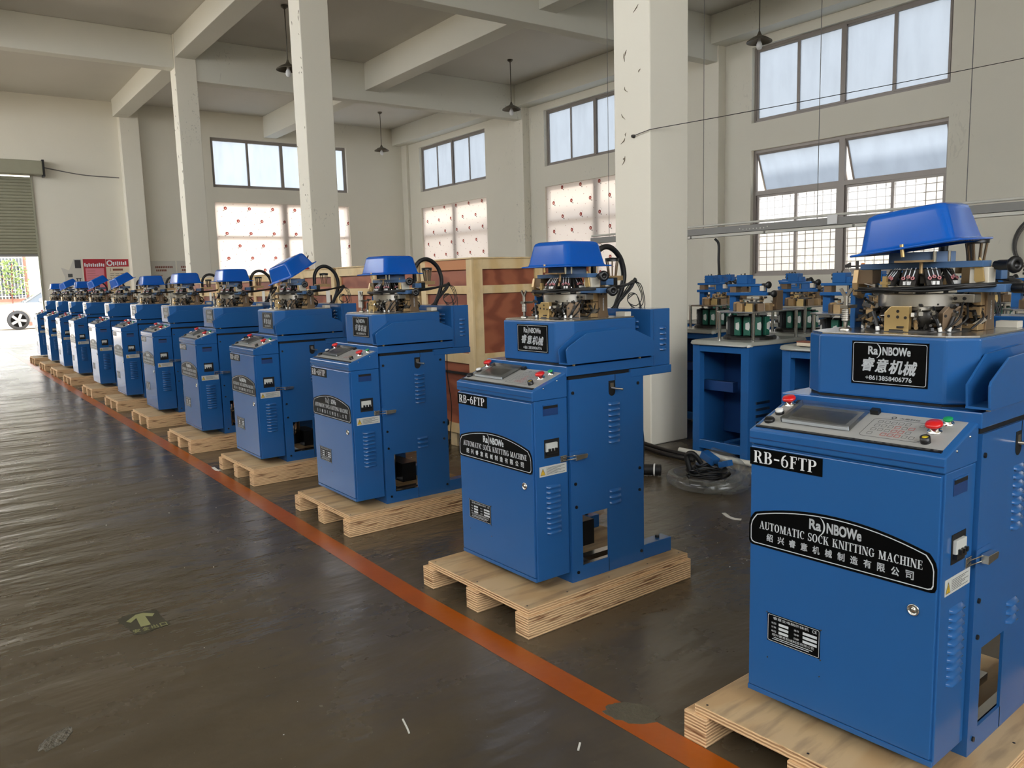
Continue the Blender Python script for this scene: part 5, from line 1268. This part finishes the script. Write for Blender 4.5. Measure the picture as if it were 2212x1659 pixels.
# ---------------------------------------------------------------- wooden crates behind the row
def crate(x0, x1, y0, y1, h, label, red_top=False, strap=False, paper=None, mids=1):
    t = thing('wooden_crate', label, 'crate', ((x0 + x1) / 2, (y0 + y1) / 2, 0), 0, 'plywood crates behind the row')
    cx, cy = (x0 + x1) / 2, (y0 + y1) / 2
    X0, X1, Y0, Y1 = x0 - cx, x1 - cx, y0 - cy, y1 - cy
    b = 0.022; bw = 0.085; z0 = 0.13; zt = h - 0.012
    for k_ in range(3):
        yy = Y0 + 0.06 + (Y1 - Y0 - 0.22) * k_ / 2; MB().box(X0 + 0.03, X1 - 0.03, yy, yy + 0.10, 0, z0).build('skid', 'crate_batten', t, 0.003)
    MB().box(X0 - 0.01, X1 + 0.01, Y0 - 0.01, Y1 + 0.01, zt, h).build('lid', 'crate_batten', t, 0.002)
    # four panels
    MB().box(X0 + b, X0 + b + 0.01, Y0 + b, Y1 - b, z0, zt).build('panel', 'crate_panel', t)
    MB().box(X1 - b - 0.01, X1 - b, Y0 + b, Y1 - b, z0, zt).build('panel', 'crate_panel', t)
    MB().box(X0 + b + 0.01, X1 - b - 0.01, Y0 + b, Y0 + b + 0.01, z0, zt).build('panel', 'crate_panel', t)
    MB().box(X0 + b + 0.01, X1 - b - 0.01, Y1 - b - 0.01, Y1 - b, z0, zt).build('panel', 'crate_panel', t)
    zr = [(z0, z0 + bw), (h * 0.46, h * 0.46 + bw), (h * 0.83 - 0.02, h * 0.83 - 0.02 + bw * 0.8), (zt - bw, zt)]
    def battens(face):
        L0, L1 = (Y0, Y1) if face in 'wW' else (X0 + b, X1 - b)
        posts = [L0] + ([L0 + (L1 - L0 - bw) * (q + 1) / (mids + 1) for q in range(mids)] if L1 - L0 > 1.2 else []) + [L1 - bw]
        def bx(a0, a1, z0_, z1_, m_='crate_batten'):
            if face == 'w': mb = MB().box(X0, X0 + b, a0, a1, z0_, z1_)
            elif face == 'e': mb = MB().box(X1 - b, X1, a0, a1, z0_, z1_)
            elif face == 's': mb = MB().box(a0, a1, Y0, Y0 + b, z0_, z1_)
            mb.build('batten', m_, t, 0.002)
        for p in posts: bx(p, p + bw, z0, zt)
        for r_, (za, zb_) in enumerate(zr):
            for p, q in zip(posts[:-1], posts[1:]):
                bx(p + bw, q, za, zb_, 'crate_batten_red' if red_top and r_ == 3 and face == 'w' else 'crate_batten')
    battens('w'); battens('s')
    if strap:
        z = h * 0.40
        mb = MB()
        pl = [(X0 - .003, Y0 - .003), (X1 + .003, Y0 - .003), (X1 + .003, Y1 + .003), (X0 - .003, Y1 + .003)]
        for k_ in range(4):
            a, c_ = pl[k_], pl[(k_ + 1) % 4]
            mb.box(min(a[0], c_[0]) - .001, max(a[0], c_[0]) + .001, min(a[1], c_[1]) - .001, max(a[1], c_[1]) + .001, z, z + 0.022)
        mb.build('strap', 'strap_black', t)
    if paper:
        for (py, pz) in paper:
            MB().box(X0 - 0.0015, X0 - 0.0003, py - cy - 0.055, py - cy + 0.055, pz, pz + 0.17).build('paper_label', 'paper', t)
    return t
crate(3.62, 5.02, 5.50, 6.34, 1.635, 'large wooden crate with black strap standing behind the third nearest machine', red_top=True, strap=True, mids=1)
crate(3.62, 4.82, 6.40, 8.18, 1.625, 'long reddish crate with pale battens, second from the large column', paper=[(7.6, 1.2)])
crate(3.62, 4.82, 8.24, 10.10, 1.625, 'long crate with a white paper label, third from the large column', paper=[(8.42, 1.22), (9.3, 1.22)])
crate(3.64, 4.84, 10.22, 11.70, 1.60, 'crate behind the tilted cover, fourth from the large column', paper=[(10.6, 1.22)])
crate(3.62, 4.82, 12.60, 14.40, 1.60, 'crate standing past the middle column, farthest of the crates', paper=[(13.0, 1.2)])

# ---------------------------------------------------------------- suspended cable tray with strip lights
TX, TZ = 9.0, 2.04
ty0, ty1 = 1.6, 10.0
t = thing('cable_tray', 'long grey cable tray hanging in front of the right wall windows', 'cable tray', (TX, (ty0 + ty1) / 2, TZ))
def tp(mb, name, m_, bevel=0.0):
    mb.v = [v - t.location for v in mb.v]; return mb.build(name, m_, t, bevel)
tp(MB().box(TX - 0.05, TX + 0.05, ty0, ty1, TZ - 0.045, TZ + 0.045), 'channel', 'tray_grey', 0.004)
tp(MB().cyl((TX - 0.02, ty0, TZ + 0.078), (TX - 0.02, ty1, TZ + 0.078), 0.016, 10), 'upper_conduit', 'conduit_white')
y = ty0
while y < ty1 - 1.0:
    tp(MB().box(TX - 0.055, TX + 0.03, y + 0.01, y + 1.23, TZ - 0.088, TZ - 0.050), 'strip_light', 'conduit_white', 0.006); y += 1.25
tp(MB().box(TX - 0.066, TX - 0.05, 5.55, 5.68, TZ - 0.035, TZ + 0.075), 'socket', 'white_button', 0.004)
mb = MB()
for q in range(9): mb.cyl((TX - 0.052, 6.55 + q * 0.055, TZ - 0.012 + 0.012 * (q in (0, 8))), (TX - 0.049, 6.55 + q * 0.055, TZ - 0.012 + 0.012 * (q in (0, 8))), 0.009, 8)
tp(mb, 'knock_outs', 'conduit_white')
for y in (7.66, 5.86, 4.10, 9.6):
    tp(MB().cyl((TX, y, TZ + 0.04), (TX, y, ZC), 0.0045, 6), 'hanger_rod', 'cable_grey')
tag(MB().tube(spline([(9.0, 7.45, TZ - 0.108), (9.02, 7.40, 1.85), (9.0, 7.38, 1.6), (9.02, 7.36, 1.3), (8.95, 7.2, 1.18), (8.8, 6.9, 1.17)], 8), 0.018, 8).build('hanging_cable', 'black_rubber'), 'black cable hanging down from the grey cable tray beside the column', 'cable')

# wire strained from the large column to the right wall
a = Vector((4.870, 4.702, 2.622)); b = Vector((14.655, -0.2, 4.87))
pts = [Vector((4.872, 4.90, 2.60)), Vector((4.870, 4.80, 2.612))] + [a.lerp(b, q / 20) - Vector((0, 0, 0.10 * 4 * (q / 20) * (1 - q / 20))) for q in range(21)]
tag(MB().tube(pts, 0.0032, 6).build('strained_wire', 'dark_steel'), 'thin dark wire strained from the large column across to the right wall', 'wire')
tag(MB().lathe([(0.0, 0.026), (0.012, 0.026), (0.016, 0.0)], (COLX0, 4.9, 2.6), (-1, 0, 0), 10).build('wall_hook', 'dark_steel'), 'small dark hook on the left face of the large column', 'hook')
# coil of wire on the right wall
mb = MB(); rnd = random.Random(9)
for q in range(9):
    r_ = 0.40 + rnd.uniform(-.03, .04); oy, oz = rnd.uniform(-.025, .025), rnd.uniform(-.03, .03)
    mb.tube([(14.61 - q * .006, 5.45 + oy + r_ * cos(a_ * 2 * pi / 36), 1.78 + oz + r_ * 1.08 * sin(a_ * 2 * pi / 36)) for a_ in range(37)], 0.007, 6, caps=False)
tag(mb.build('wire_coil', 'cable_grey'), 'coil of grey wire hung on the right wall at the picture edge', 'wire coil')

# ---------------------------------------------------------------- far wall: posters
def poster(name, label, x0, x1, z0, z1, m_, d=0.0):
    t = thing(name, label, 'poster', ((x0 + x1) / 2, YF - 0.004 - d, (z0 + z1) / 2))
    w, h = (x1 - x0) / 2, (z1 - z0) / 2
    MB().box(-w, w, -0.002, 0.002, -h, h).build('sheet', m_, t)
    return t, w, h
def marks(t, name, m_, rects, off=0.004):
    mb = MB()
    for (a, b, c_, d) in rects: mb.poly([(a, -off, c_), (b, -off, c_), (b, -off, d), (a, -off, d)])
    mb.build(name, m_, t)
t = thing('torn_poster', 'torn white poster peeling from the far wall left of the red poster', 'poster', (3.54, YF - 0.006, 1.75))
MB().prism([(-0.22, -0.65), (0.24, -0.65), (0.24, 0.63), (0.04, 0.62), (-0.10, 0.30), (-0.30, 0.38), (-0.22, 0.10)], 1, -0.002, 0.002).build('sheet', 'paper', t)
marks(t, 'dark_picture', 'poster_dark', [(0.06, 0.22, 0.36, 0.60)])
marks(t, 'print', 'grey_print', [(-0.14, -0.02, 0.10, 0.20), (0.06, 0.20, 0.05, 0.07), (0.08, 0.11, -0.02, 0.06), (0.15, 0.18, -0.02, 0.06), (-0.16, -0.04, -0.22, -0.20), (-0.12, -0.02, -0.19, -0.175)])
t, w, h = poster('red_poster', 'red and pink poster with white heading on the far wall', 3.82, 4.42, 1.0, 2.37, 'poster_red')
marks(t, 'pink_field', 'poster_pink', [(-0.25, 0.24, -0.60, 0.42)])
rnd = random.Random(2)
marks(t, 'heading', 'white_print', [(-0.27 + q * 0.055, -0.235 + q * 0.055, 0.46 + rnd.uniform(-.01, .01), 0.56 + rnd.uniform(-.02, .01)) for q in range(10)])
marks(t, 'lines', 'red_print', [(-0.21, rnd.uniform(0.0, 0.2), 0.33 - q * 0.07, 0.345 - q * 0.07) for q in range(11)], 0.005)
t, w, h = poster('cream_poster', 'cream poster with red heading and numbered rules on the far wall', 4.43, 5.05, 1.0, 2.36, 'paper_cream')
marks(t, 'red_heading', 'poster_red', [(-0.31, 0.31, 0.46, 0.68)])
marks(t, 'heading', 'white_print', [(-0.12 + q * 0.055, -0.085 + q * 0.055, 0.50 + rnd.uniform(-.01, .01), 0.60 + rnd.uniform(-.02, .02)) for q in range(7)], 0.005)
mb = MB(); mb.lathe([(0.05, 0), (0.085, 0)], (-0.21, -0.005, 0.57), (0, -1, 0), 20, smooth=False); mb.build('emblem', 'white_print', t)
mb = MB()
for q, z in enumerate((0.37, 0.11, -0.13)):
    place_text(mb, text_mesh(str(q + 1), 1.0, 0.0), lambda a_, b_: (a_, -0.004, b_), -0.20, z, None, 0.09)
    mb.poly([(-0.14, -0.004, z - .03), (0.14, -0.004, z - .03), (0.14, -0.004, z + .03), (-0.14, -0.004, z + .03)])
mb.build('rules', 'ink_brown', t)
marks(t, 'lines', 'grey_print', [(-0.22 + 0.14 * c_, -0.22 + 0.14 * c_ + 0.11, 0.25 - r_ * 0.05 - s_ * 0.25, 0.262 - r_ * 0.05 - s_ * 0.25) for c_ in range(3) for r_ in range(2) for s_ in range(3)])
for i, (x0, x1, lb) in enumerate(((5.68, 6.40, 'white notice with dark heading between far pilaster and leftmost column'), (6.44, 7.16, 'white notice half hidden behind the leftmost column'))):
    t, w, h = poster('notice', lb, x0, x1, 1.30, 2.30, 'paper')
    marks(t, 'heading', 'ink_brown', [(-0.24 + q * 0.052, -0.20 + q * 0.052, 0.28, 0.34) for q in range(10)] + [(-0.22 + q * 0.052, -0.18 + q * 0.052, 0.18, 0.24) for q in range(6)] + [(-0.32, -0.05, 0.03, 0.055)])
    marks(t, 'lines', 'panel_grey', [(-0.31, 0.18, -0.06 - q * 0.05, -0.05 - q * 0.05) for q in range(8)])
    mb = MB(); mb.lathe([(0.0, 0), (0.055, 0)], (0.26, -0.004, -0.10), (0, -1, 0), 16, smooth=False); mb.lathe([(0.0, 0), (0.022, 0)], (0.26, -0.004, 0.0), (0, -1, 0), 12, smooth=False); mb.build('drawing', 'poster_dark', t)

# fire extinguisher hung on the middle column
t = thing('fire_extinguisher', 'red fire extinguisher on the middle column above the crates', 'fire extinguisher', (COLX0 - 0.09, 11.97, 1.28))
MB().lathe([(0.0, 0.0), (0.065, 0.0), (0.07, 0.02), (0.07, 0.38), (0.055, 0.43), (0.022, 0.46), (0.02, 0.49)], (0, 0, 0), n=20).build('cylinder', 'extinguisher_red', t)
MB().cyl((0, 0, 0.47), (0, 0, 0.53), 0.022, 12).build('valve', 'chrome', t)
MB().tube([(0, 0.02, 0.52), (0, -0.05, 0.54), (0, -0.13, 0.61)], 0.010, 6).build('squeeze_lever', 'black_plastic', t)
MB().tube([(0, 0.02, 0.50), (0, -0.08, 0.49), (0, -0.15, 0.47)], 0.010, 6).build('carry_handle', 'black_plastic', t)
MB().tube(spline([(0, 0.02, 0.51), (0, 0.10, 0.56), (0, 0.13, 0.50), (0, 0.10, 0.30)], 6), 0.010, 6).build('hose', 'black_rubber', t)
MB().box(0.06, 0.09, -0.03, 0.03, 0.25, 0.30).build('bracket', 'dark_steel', t)

# ---------------------------------------------------------------- floor: line, sign, patches, scraps
mb = MB(); hw = 0.056
LNp = [(1.74, -6.0), (1.745, 1.4), (1.715, 2.3), (1.69, 3.1), (1.69, 4.75), (1.685, 6.5), (1.66, 9.0), (1.62, 13.0), (1.58, 18.0), (1.54, 24.0)]
LNs = [Vector((x, y, 0)) for x, y in LNp]
vs = [(p.x - hw, p.y, 0.0012) for p in LNs] + [(p.x + hw, p.y, 0.0012) for p in LNs]; n = len(LNs)
mb.add(vs, [(i, n + i, n + i + 1, i + 1) for i in range(n - 1)])
tag(mb.build('trim_floor_line', 'orange_paint'), kind='structure').name = 'trim_%d' % k; k += 1

t = thing('floor_sign', 'worn dark floor sticker with a pale arrow on the aisle', 'floor sign', (0.63, 3.67, 0.0012))
rnd = random.Random(4)
poly = [(-0.085, 0.105), (-0.03, 0.125), (0.05, 0.112), (0.075, 0.09), (0.075, -0.03), (0.088, -0.10), (0.03, -0.115), (-0.03, -0.135), (-0.06, -0.12), (-0.065, -0.03), (-0.09, 0.05)]
pp = []
for i_, p in enumerate(poly):
    q = poly[(i_ + 1) % len(poly)]
    for s_ in range(4): pp.append((p[0] + (q[0] - p[0]) * s_ / 4 + rnd.uniform(-.004, .004), p[1] + (q[1] - p[1]) * s_ / 4 + rnd.uniform(-.004, .004)))
MB().prism(pp, 2, -0.001, 0.0006).build('sticker', 'sign_dark', t)
mb = MB(); mb.prism([(-0.012, 0.10), (0.018, 0.10), (0.058, 0.060), (0.043, 0.034), (0.018, 0.058), (0.018, -0.055), (-0.022, -0.055), (-0.018, 0.058), (-0.048, 0.020), (-0.062, 0.045)], 2, 0.0008, 0.0014)
mb.build('arrow', 'sign_green', t)
mb = MB()
for q, ch in enumerate('安全出口'): place_text(mb, text_mesh(ch, 1.0, 0.02), lambda a_, b_: (a_, b_, 0.0012), -0.045 + q * 0.036, -0.088, 0.028, 0.04)
mb.build('lettering', 'sign_green', t)
def blob(name, label, cat, x, y, rx, ry, m_, z=0.0016, seed=1, rot=0):
    rnd = random.Random(seed); n = 26
    pts = [(cos(2 * pi * q / n) * rx * (1 + rnd.uniform(-.14, .14)), sin(2 * pi * q / n) * ry * (1 + rnd.uniform(-.14, .14))) for q in range(n)]
    o = MB().prism(pts, 2, -0.001, z - .001).build(name, m_); o.location = (x, y, 0.001); o.rotation_euler = (0, 0, rot)
    return tag(o, label, cat)
blob('cement_patch', 'grey cement patch breaking the orange floor line near the front', 'floor patch', 1.768, 1.80, 0.062, 0.095, 'patch_grey', 0.0022, 3, 0.6)
blob('cement_patch', 'scuffed dark patch in the floor at the lower left corner', 'floor patch', 0.20, 2.86, 0.07, 0.035, 'scuffed_floor', 0.0016, 5, 0.8)
# small scraps
def scrap(label, pts, w=0.010):
    pts = [Vector((p[0], p[1], 0.004)) for p in pts]; mb = MB(); vs = []
    for i_, p in enumerate(pts):
        d = (pts[min(i_ + 1, len(pts) - 1)] - pts[max(i_ - 1, 0)]).normalized(); nn = Vector((-d.y, d.x, 0)) * w
        vs += [p + nn, p - nn]
    n = len(pts); mb.add(vs + [v - Vector((0, 0, .0035)) for v in vs], [(2 * i_, 2 * i_ + 1, 2 * i_ + 3, 2 * i_ + 2) for i_ in range(n - 1)] + [(2 * n + 2 * i_, 2 * n + 2 * i_ + 2, 2 * n + 2 * i_ + 3, 2 * n + 2 * i_ + 1) for i_ in range(n - 1)] + [(2 * i_, 2 * i_ + 2, 2 * n + 2 * i_ + 2, 2 * n + 2 * i_) for i_ in range(n - 1)] + [(2 * i_ + 1, 2 * n + 2 * i_ + 1, 2 * n + 2 * i_ + 3, 2 * i_ + 3) for i_ in range(n - 1)])
    tag(mb.build('paper_scrap', 'scrap_white'), label, 'scrap')
gp = lambda x, y: tuple(on_plane(x, y, 2, 0.0)[:2])
scrap('long white paper scrap on the floor left of the nearest machine', [gp(1563, 1109), gp(1573, 1117), gp(1584, 1121), gp(1601, 1123)], 0.012)
scrap('tiny white scrap on the floor at the bottom centre of the picture', [gp(870, 1555), gp(880, 1575), gp(884, 1585)], 0.0025)
scrap('tiny pale scrap on the floor below the orange line', [gp(1253, 1606), gp(1249, 1622)], 0.003)
scrap('white scrap on the orange line before the fourth nearest pallet', [gp(460, 1010), gp(468, 1016), gp(476, 1017)], 0.012)
rnd = random.Random(8); mb = MB()
for q in range(90):
    x, y = rnd.uniform(2.95, 3.55), rnd.uniform(0.6, 9.0)
    if rnd.random() < .5: x, y = rnd.uniform(-1, 1.55), rnd.uniform(1.8, 9)
    s_ = rnd.uniform(.0015, .004); mb.cbox((x, y, s_ * .4), (s_ * 2, s_, s_ * .8), rot=Matrix.Rotation(rnd.uniform(0, 3), 3, 'Z'))
tag(mb.build('floor_crumbs', 'scrap_white'), 'tiny pale wood crumbs strewn over the floor', 'debris', kind='stuff')

# ---------------------------------------------------------------- hoses on the floor by the column
HC = Vector((4.22, 3.55, 0))
t = thing('clear_hose_coil', 'coiled clear plastic hose on the floor beside the nearest machine', 'hose', HC)
pts = []
for q in range(44):
    a_ = radians(-150 + q * 12.5); r_ = 0.235 - 0.0006 * q
    lift = 0.045 + max(0, (q - 30)) * 0.011
    pts.append((r_ * cos(a_) * 0.95, r_ * sin(a_) * 1.15, lift))
MB().tube(spline(pts, 2), 0.042, 14, caps=False).build('hose', 'clear_hose', t)
MB().cyl((0.16, -0.23, 0.10), (0.25, -0.30, 0.11), 0.047, 16, caps=False).build('hose_end', 'clear_hose', t)
MB().lathe([(0.050, 0), (0.052, 0.012), (0.050, 0.024)], (0.18, -0.245, 0.10), (0.78, -0.62, 0.08), 18).build('hose_clamp', 'chrome', t)
t = thing('pump_cables', 'heap of black cables and a dark elbow fitting inside the hose coil', 'cables', HC)
rnd = random.Random(6); mb = MB()
for q in range(9):
    r_ = rnd.uniform(.07, .125); c_ = (rnd.uniform(-.02, .03), rnd.uniform(-.03, .03)); zz = 0.02 + q * .013
    mb.tube([(c_[0] + r_ * cos(a_ * pi / 12), c_[1] + r_ * 1.1 * sin(a_ * pi / 12), zz + .01 * sin(a_ * .9)) for a_ in range(25)], 0.006, 6, caps=False)
mb.tube(spline([(-.06, .10, .1), (-.07, .12, .2), (-.05, .08, .22), (0, .05, .15)], 5), 0.018, 8)
mb.build('black_cables', 'black_rubber', t)
MB().tube(spline([(-0.12, 0.04, 0.05), (-0.09, -0.03, 0.05), (-0.02, -0.07, 0.055), (0.05, -0.08, 0.07), (0.10, -0.09, 0.10)], 5), 0.036, 12).build('elbow_pipe', 'dark_steel', t)
MB().cbox((0.10, 0.06, 0.17), (0.07, 0.12, 0.05), rot=Matrix.Rotation(0.4, 3, 'X')).build('blue_bracket', 'blue_paint', t, 0.003)
MB().cbox((0.07, -0.10, 0.16), (0.05, 0.09, 0.04), rot=Matrix.Rotation(-0.3, 3, 'X')).build('blue_bracket', 'blue_paint', t, 0.003)
g2 = lambda x, y, z: Vector((*gp(x, y), z))
t = thing('ribbed_hose', 'thick black ribbed hose on the floor left of the clear coil', 'hose', (*gp(1420, 1028), 0))
pa, pb = g2(1330, 1025, .045) - t.location, g2(1428, 1028.5, .045) - t.location
mb = MB(); d = pb - pa; N = 40; prof = []
for q in range(N + 1): prof.append((0.040 + 0.003 * (q % 2), d.length * q / N))
mb.lathe(prof, pa, d, 16); mb.build('hose', 'black_rubber', t)
MB().lathe([(0.045, 0), (0.047, 0.006), (0.045, 0.012)], pa + d * 0.84, d, 18).build('hose_ring', 'white_button', t)
o = MB().tube([g2(1468, 978, .024), g2(1640, 1012, .024), g2(1720, 1028, .024)], 0.022, 14).build('white_pipe', 'conduit_white'); tag(o, 'white plastic pipe lying before the blue frame and column', 'pipe')
for q, (p0, p1) in enumerate((((1372, 956), (1500, 992)), ((1372, 966), (1500, 999)))):
    o = MB().tube(spline([g2(*p0, .02), g2((p0[0] + p1[0]) / 2, (p0[1] + p1[1]) / 2 + 3, .02), g2(*p1, .02)], 6), 0.018, 8).build('black_hose', 'black_rubber')
    tag(o, ('upper' if q == 0 else 'lower') + ' of two thin black hoses lying before the column foot', 'hose')

# ---------------------------------------------------------------- outside the doorway and the right-hand windows
struct(MB().box(-60, 80, -50, 90, -0.35, -0.22).build('outside_ground', 'outside_ground'))
struct(MB().box(DX0 - 3, DX1 + 5, YF + TH, 90, -0.22, -0.02).build('outside_paving', 'outside_ground'))
b = thing('opposite_house', 'pale house with a barred window across the yard outside the doorway', 'building', (2.95, 41.0, -0.02))
MB().box(-7, 0.35, 0, 6, 0, 4.6).box(2.2, 9, 1.2, 6, 0, 4.6).build('wall', 'outside_wall', b)
MB().box(0.35, 2.2, 0.6, 6, 0, 4.6).build('pale_wall', 'outside_wall', b)
MB().box(0.6, 0.72, -0.06, 0.02, 0, 4.6).build('corner_trim', 'outside_trim', b)
wn = MB().box(-1.2, 0.6, -0.10, -0.04, 1.25, 2.95).build('barred_window', 'car_glass', b)
mb = MB()
for q in range(15): mb.box(-1.2 + q * 0.125, -1.165 + q * 0.125, -0.2, -0.17, 1.2, 3.0)
for z in (1.3, 1.55, 2.1, 2.6): mb.box(-1.2, 0.6, -0.21, -0.18, z, z + 0.03)
mb.build('window_bars', 'white_button', wn)
MB().box(-1.4, 0.75, -0.3, 0, 1.08, 1.2).build('sill', 'outside_trim', b)
rnd = random.Random(12); mb = MB()
for q in range(260):
    c_ = Vector((2.9 + rnd.uniform(-0.6, 0.75), 40.5 + rnd.uniform(-.15, .15), rnd.uniform(1.35, 2.9)))
    if rnd.random() < .4: c_.x = 3.05 + rnd.uniform(-.3, .3)
    mb.cbox(c_, (.10, .01, .06), rot=Matrix.Rotation(rnd.uniform(0, 6), 3, 'X') @ Matrix.Rotation(rnd.uniform(0, 6), 3, 'Y'))
mb2 = MB().tube([(2.95, 40.5, 0), (3.0, 40.5, 1.4), (3.1, 40.5, 2.7)], 0.02, 6).tube([(3.0, 40.5, 1.2), (2.7, 40.5, 2.2)], 0.015, 6)
pt = thing('leafy_shrub', 'leafy green shrub in front of the barred window outside the doorway', 'shrub', (2.95, 40.5, 0))
for q_, (mb_, nm, m_) in enumerate(((mb, 'foliage', 'leaf'), (mb2, 'stems', 'ink_brown'))):
    mb_.v = [v - pt.location for v in mb_.v]; o = mb_.build(nm, m_, pt)
    if q_ == 0: o['kind'] = 'stuff'
# silver car parked across the doorway, nose to the left
c = thing('silver_car', 'silver car parked outside the open doorway', 'car', (2.85, 36.9, -0.02))
prof = [(-0.92, 0.28), (-0.95, 0.62), (-0.80, 0.86), (-0.35, 0.98), (0.22, 1.06), (0.30, 1.10), (1.02, 1.58), (1.50, 1.68), (2.60, 1.66), (3.25, 1.45), (3.45, 1.05), (3.50, 0.5), (3.42, 0.28)]
def arch_cut(pr, cx_, r_):
    return pr
body = MB()
low = [(-0.92, 0.28), (-0.95, 0.62), (-0.80, 0.86), (-0.35, 0.98), (0.22, 1.06), (3.40, 1.12), (3.50, 0.5), (3.42, 0.28)]
w1 = [(2.62 + 0.0 + 0.43 * cos(radians(a_)), 0.36 + 0.43 * sin(radians(a_))) for a_ in range(-10, 191, 20)]
w0 = [(0.0 + 0.43 * cos(radians(a_)), 0.36 + 0.43 * sin(radians(a_))) for a_ in range(-10, 191, 20)]
poly = low + w1 + w0
body.prism(poly, 1, 0.02, 1.78)
body.build('body', 'car_paint', c, 0.02)
cab = MB().add([(0.22, 0.08, 1.05), (3.40, 0.08, 1.10), (3.40, 1.72, 1.10), (0.22, 1.72, 1.05), (1.10, 0.24, 1.60), (3.05, 0.24, 1.58), (3.05, 1.56, 1.58), (1.10, 1.56, 1.60)], [(0, 1, 5, 4), (1, 2, 6, 5), (2, 3, 7, 6), (3, 0, 4, 7), (0, 3, 2, 1)])
cab.build('greenhouse', 'car_glass', c)
MB().box(1.06, 3.08, 0.22, 1.58, 1.585, 1.64).build('roof', 'car_paint', c, 0.03)
MB().tube([(0.26, 0.07, 1.06), (1.08, 0.22, 1.61)], 0.035, 8).build('pillar', 'car_paint', c)
MB().tube([(1.30, 0.11, 1.08), (1.45, 0.21, 1.60)], 0.03, 8).build('pillar', 'car_paint', c)
MB().lathe([(0.0, -0.11), (0.07, -0.09), (0.10, 0.0), (0.08, 0.10), (0.0, 0.12)], (0.86, -0.10, 1.14), (1, 0, 0), 14).build('mirror', 'car_paint', c)
for x in (0.0, 2.62):
    wh = MB().lathe([(0.27, -0.11), (0.36, -0.10), (0.38, -0.05), (0.38, 0.08), (0.36, 0.1)], (x, 0.10, 0.38), (0, 1, 0), 30).build('wheel', 'tyre', c)
    MB().lathe([(0.0, 0.02), (0.26, 0.02), (0.28, -0.08), (0.25, -0.09)], (x, 0.10, 0.38), (0, 1, 0), 24).build('rim', 'dark_steel', wh)
    mb = MB().cyl((x, -0.01, 0.38), (x, 0.06, 0.38), 0.06, 12)
    for q in range(5):
        M = Matrix.Translation((x, 0.0, 0.38)) @ Matrix.Rotation(2 * pi * q / 5 + 0.3, 4, 'Y')
        mb.prism([(-0.05, 0.04), (0.05, 0.04), (0.085, 0.27), (-0.02, 0.27)], 1, 0.0, 0.03, M)
    mb.build('spokes', 'alloy', wh)
# neighbour block beyond the right wall, with a fence
struct(MB().box(22.5, 30, -30, 40, -0.2, 8.6).build('neighbour_building', 'neighbour_wall'))
fx = thing('yard_fence', 'pale upright bars of a fence outside the large lower window', 'fence', (19.5, 9, -0.2))
for q in range(46):
    MB().box(-0.02, 0.02, -4.5 + q * 0.2, -4.44 + q * 0.2, 0, 2.15).build('fence_bar', 'conduit_white', fx)
MB().box(-0.03, 0.03, -4.6, 4.7, 1.9, 1.98).build('fence_rail', 'conduit_white', fx)
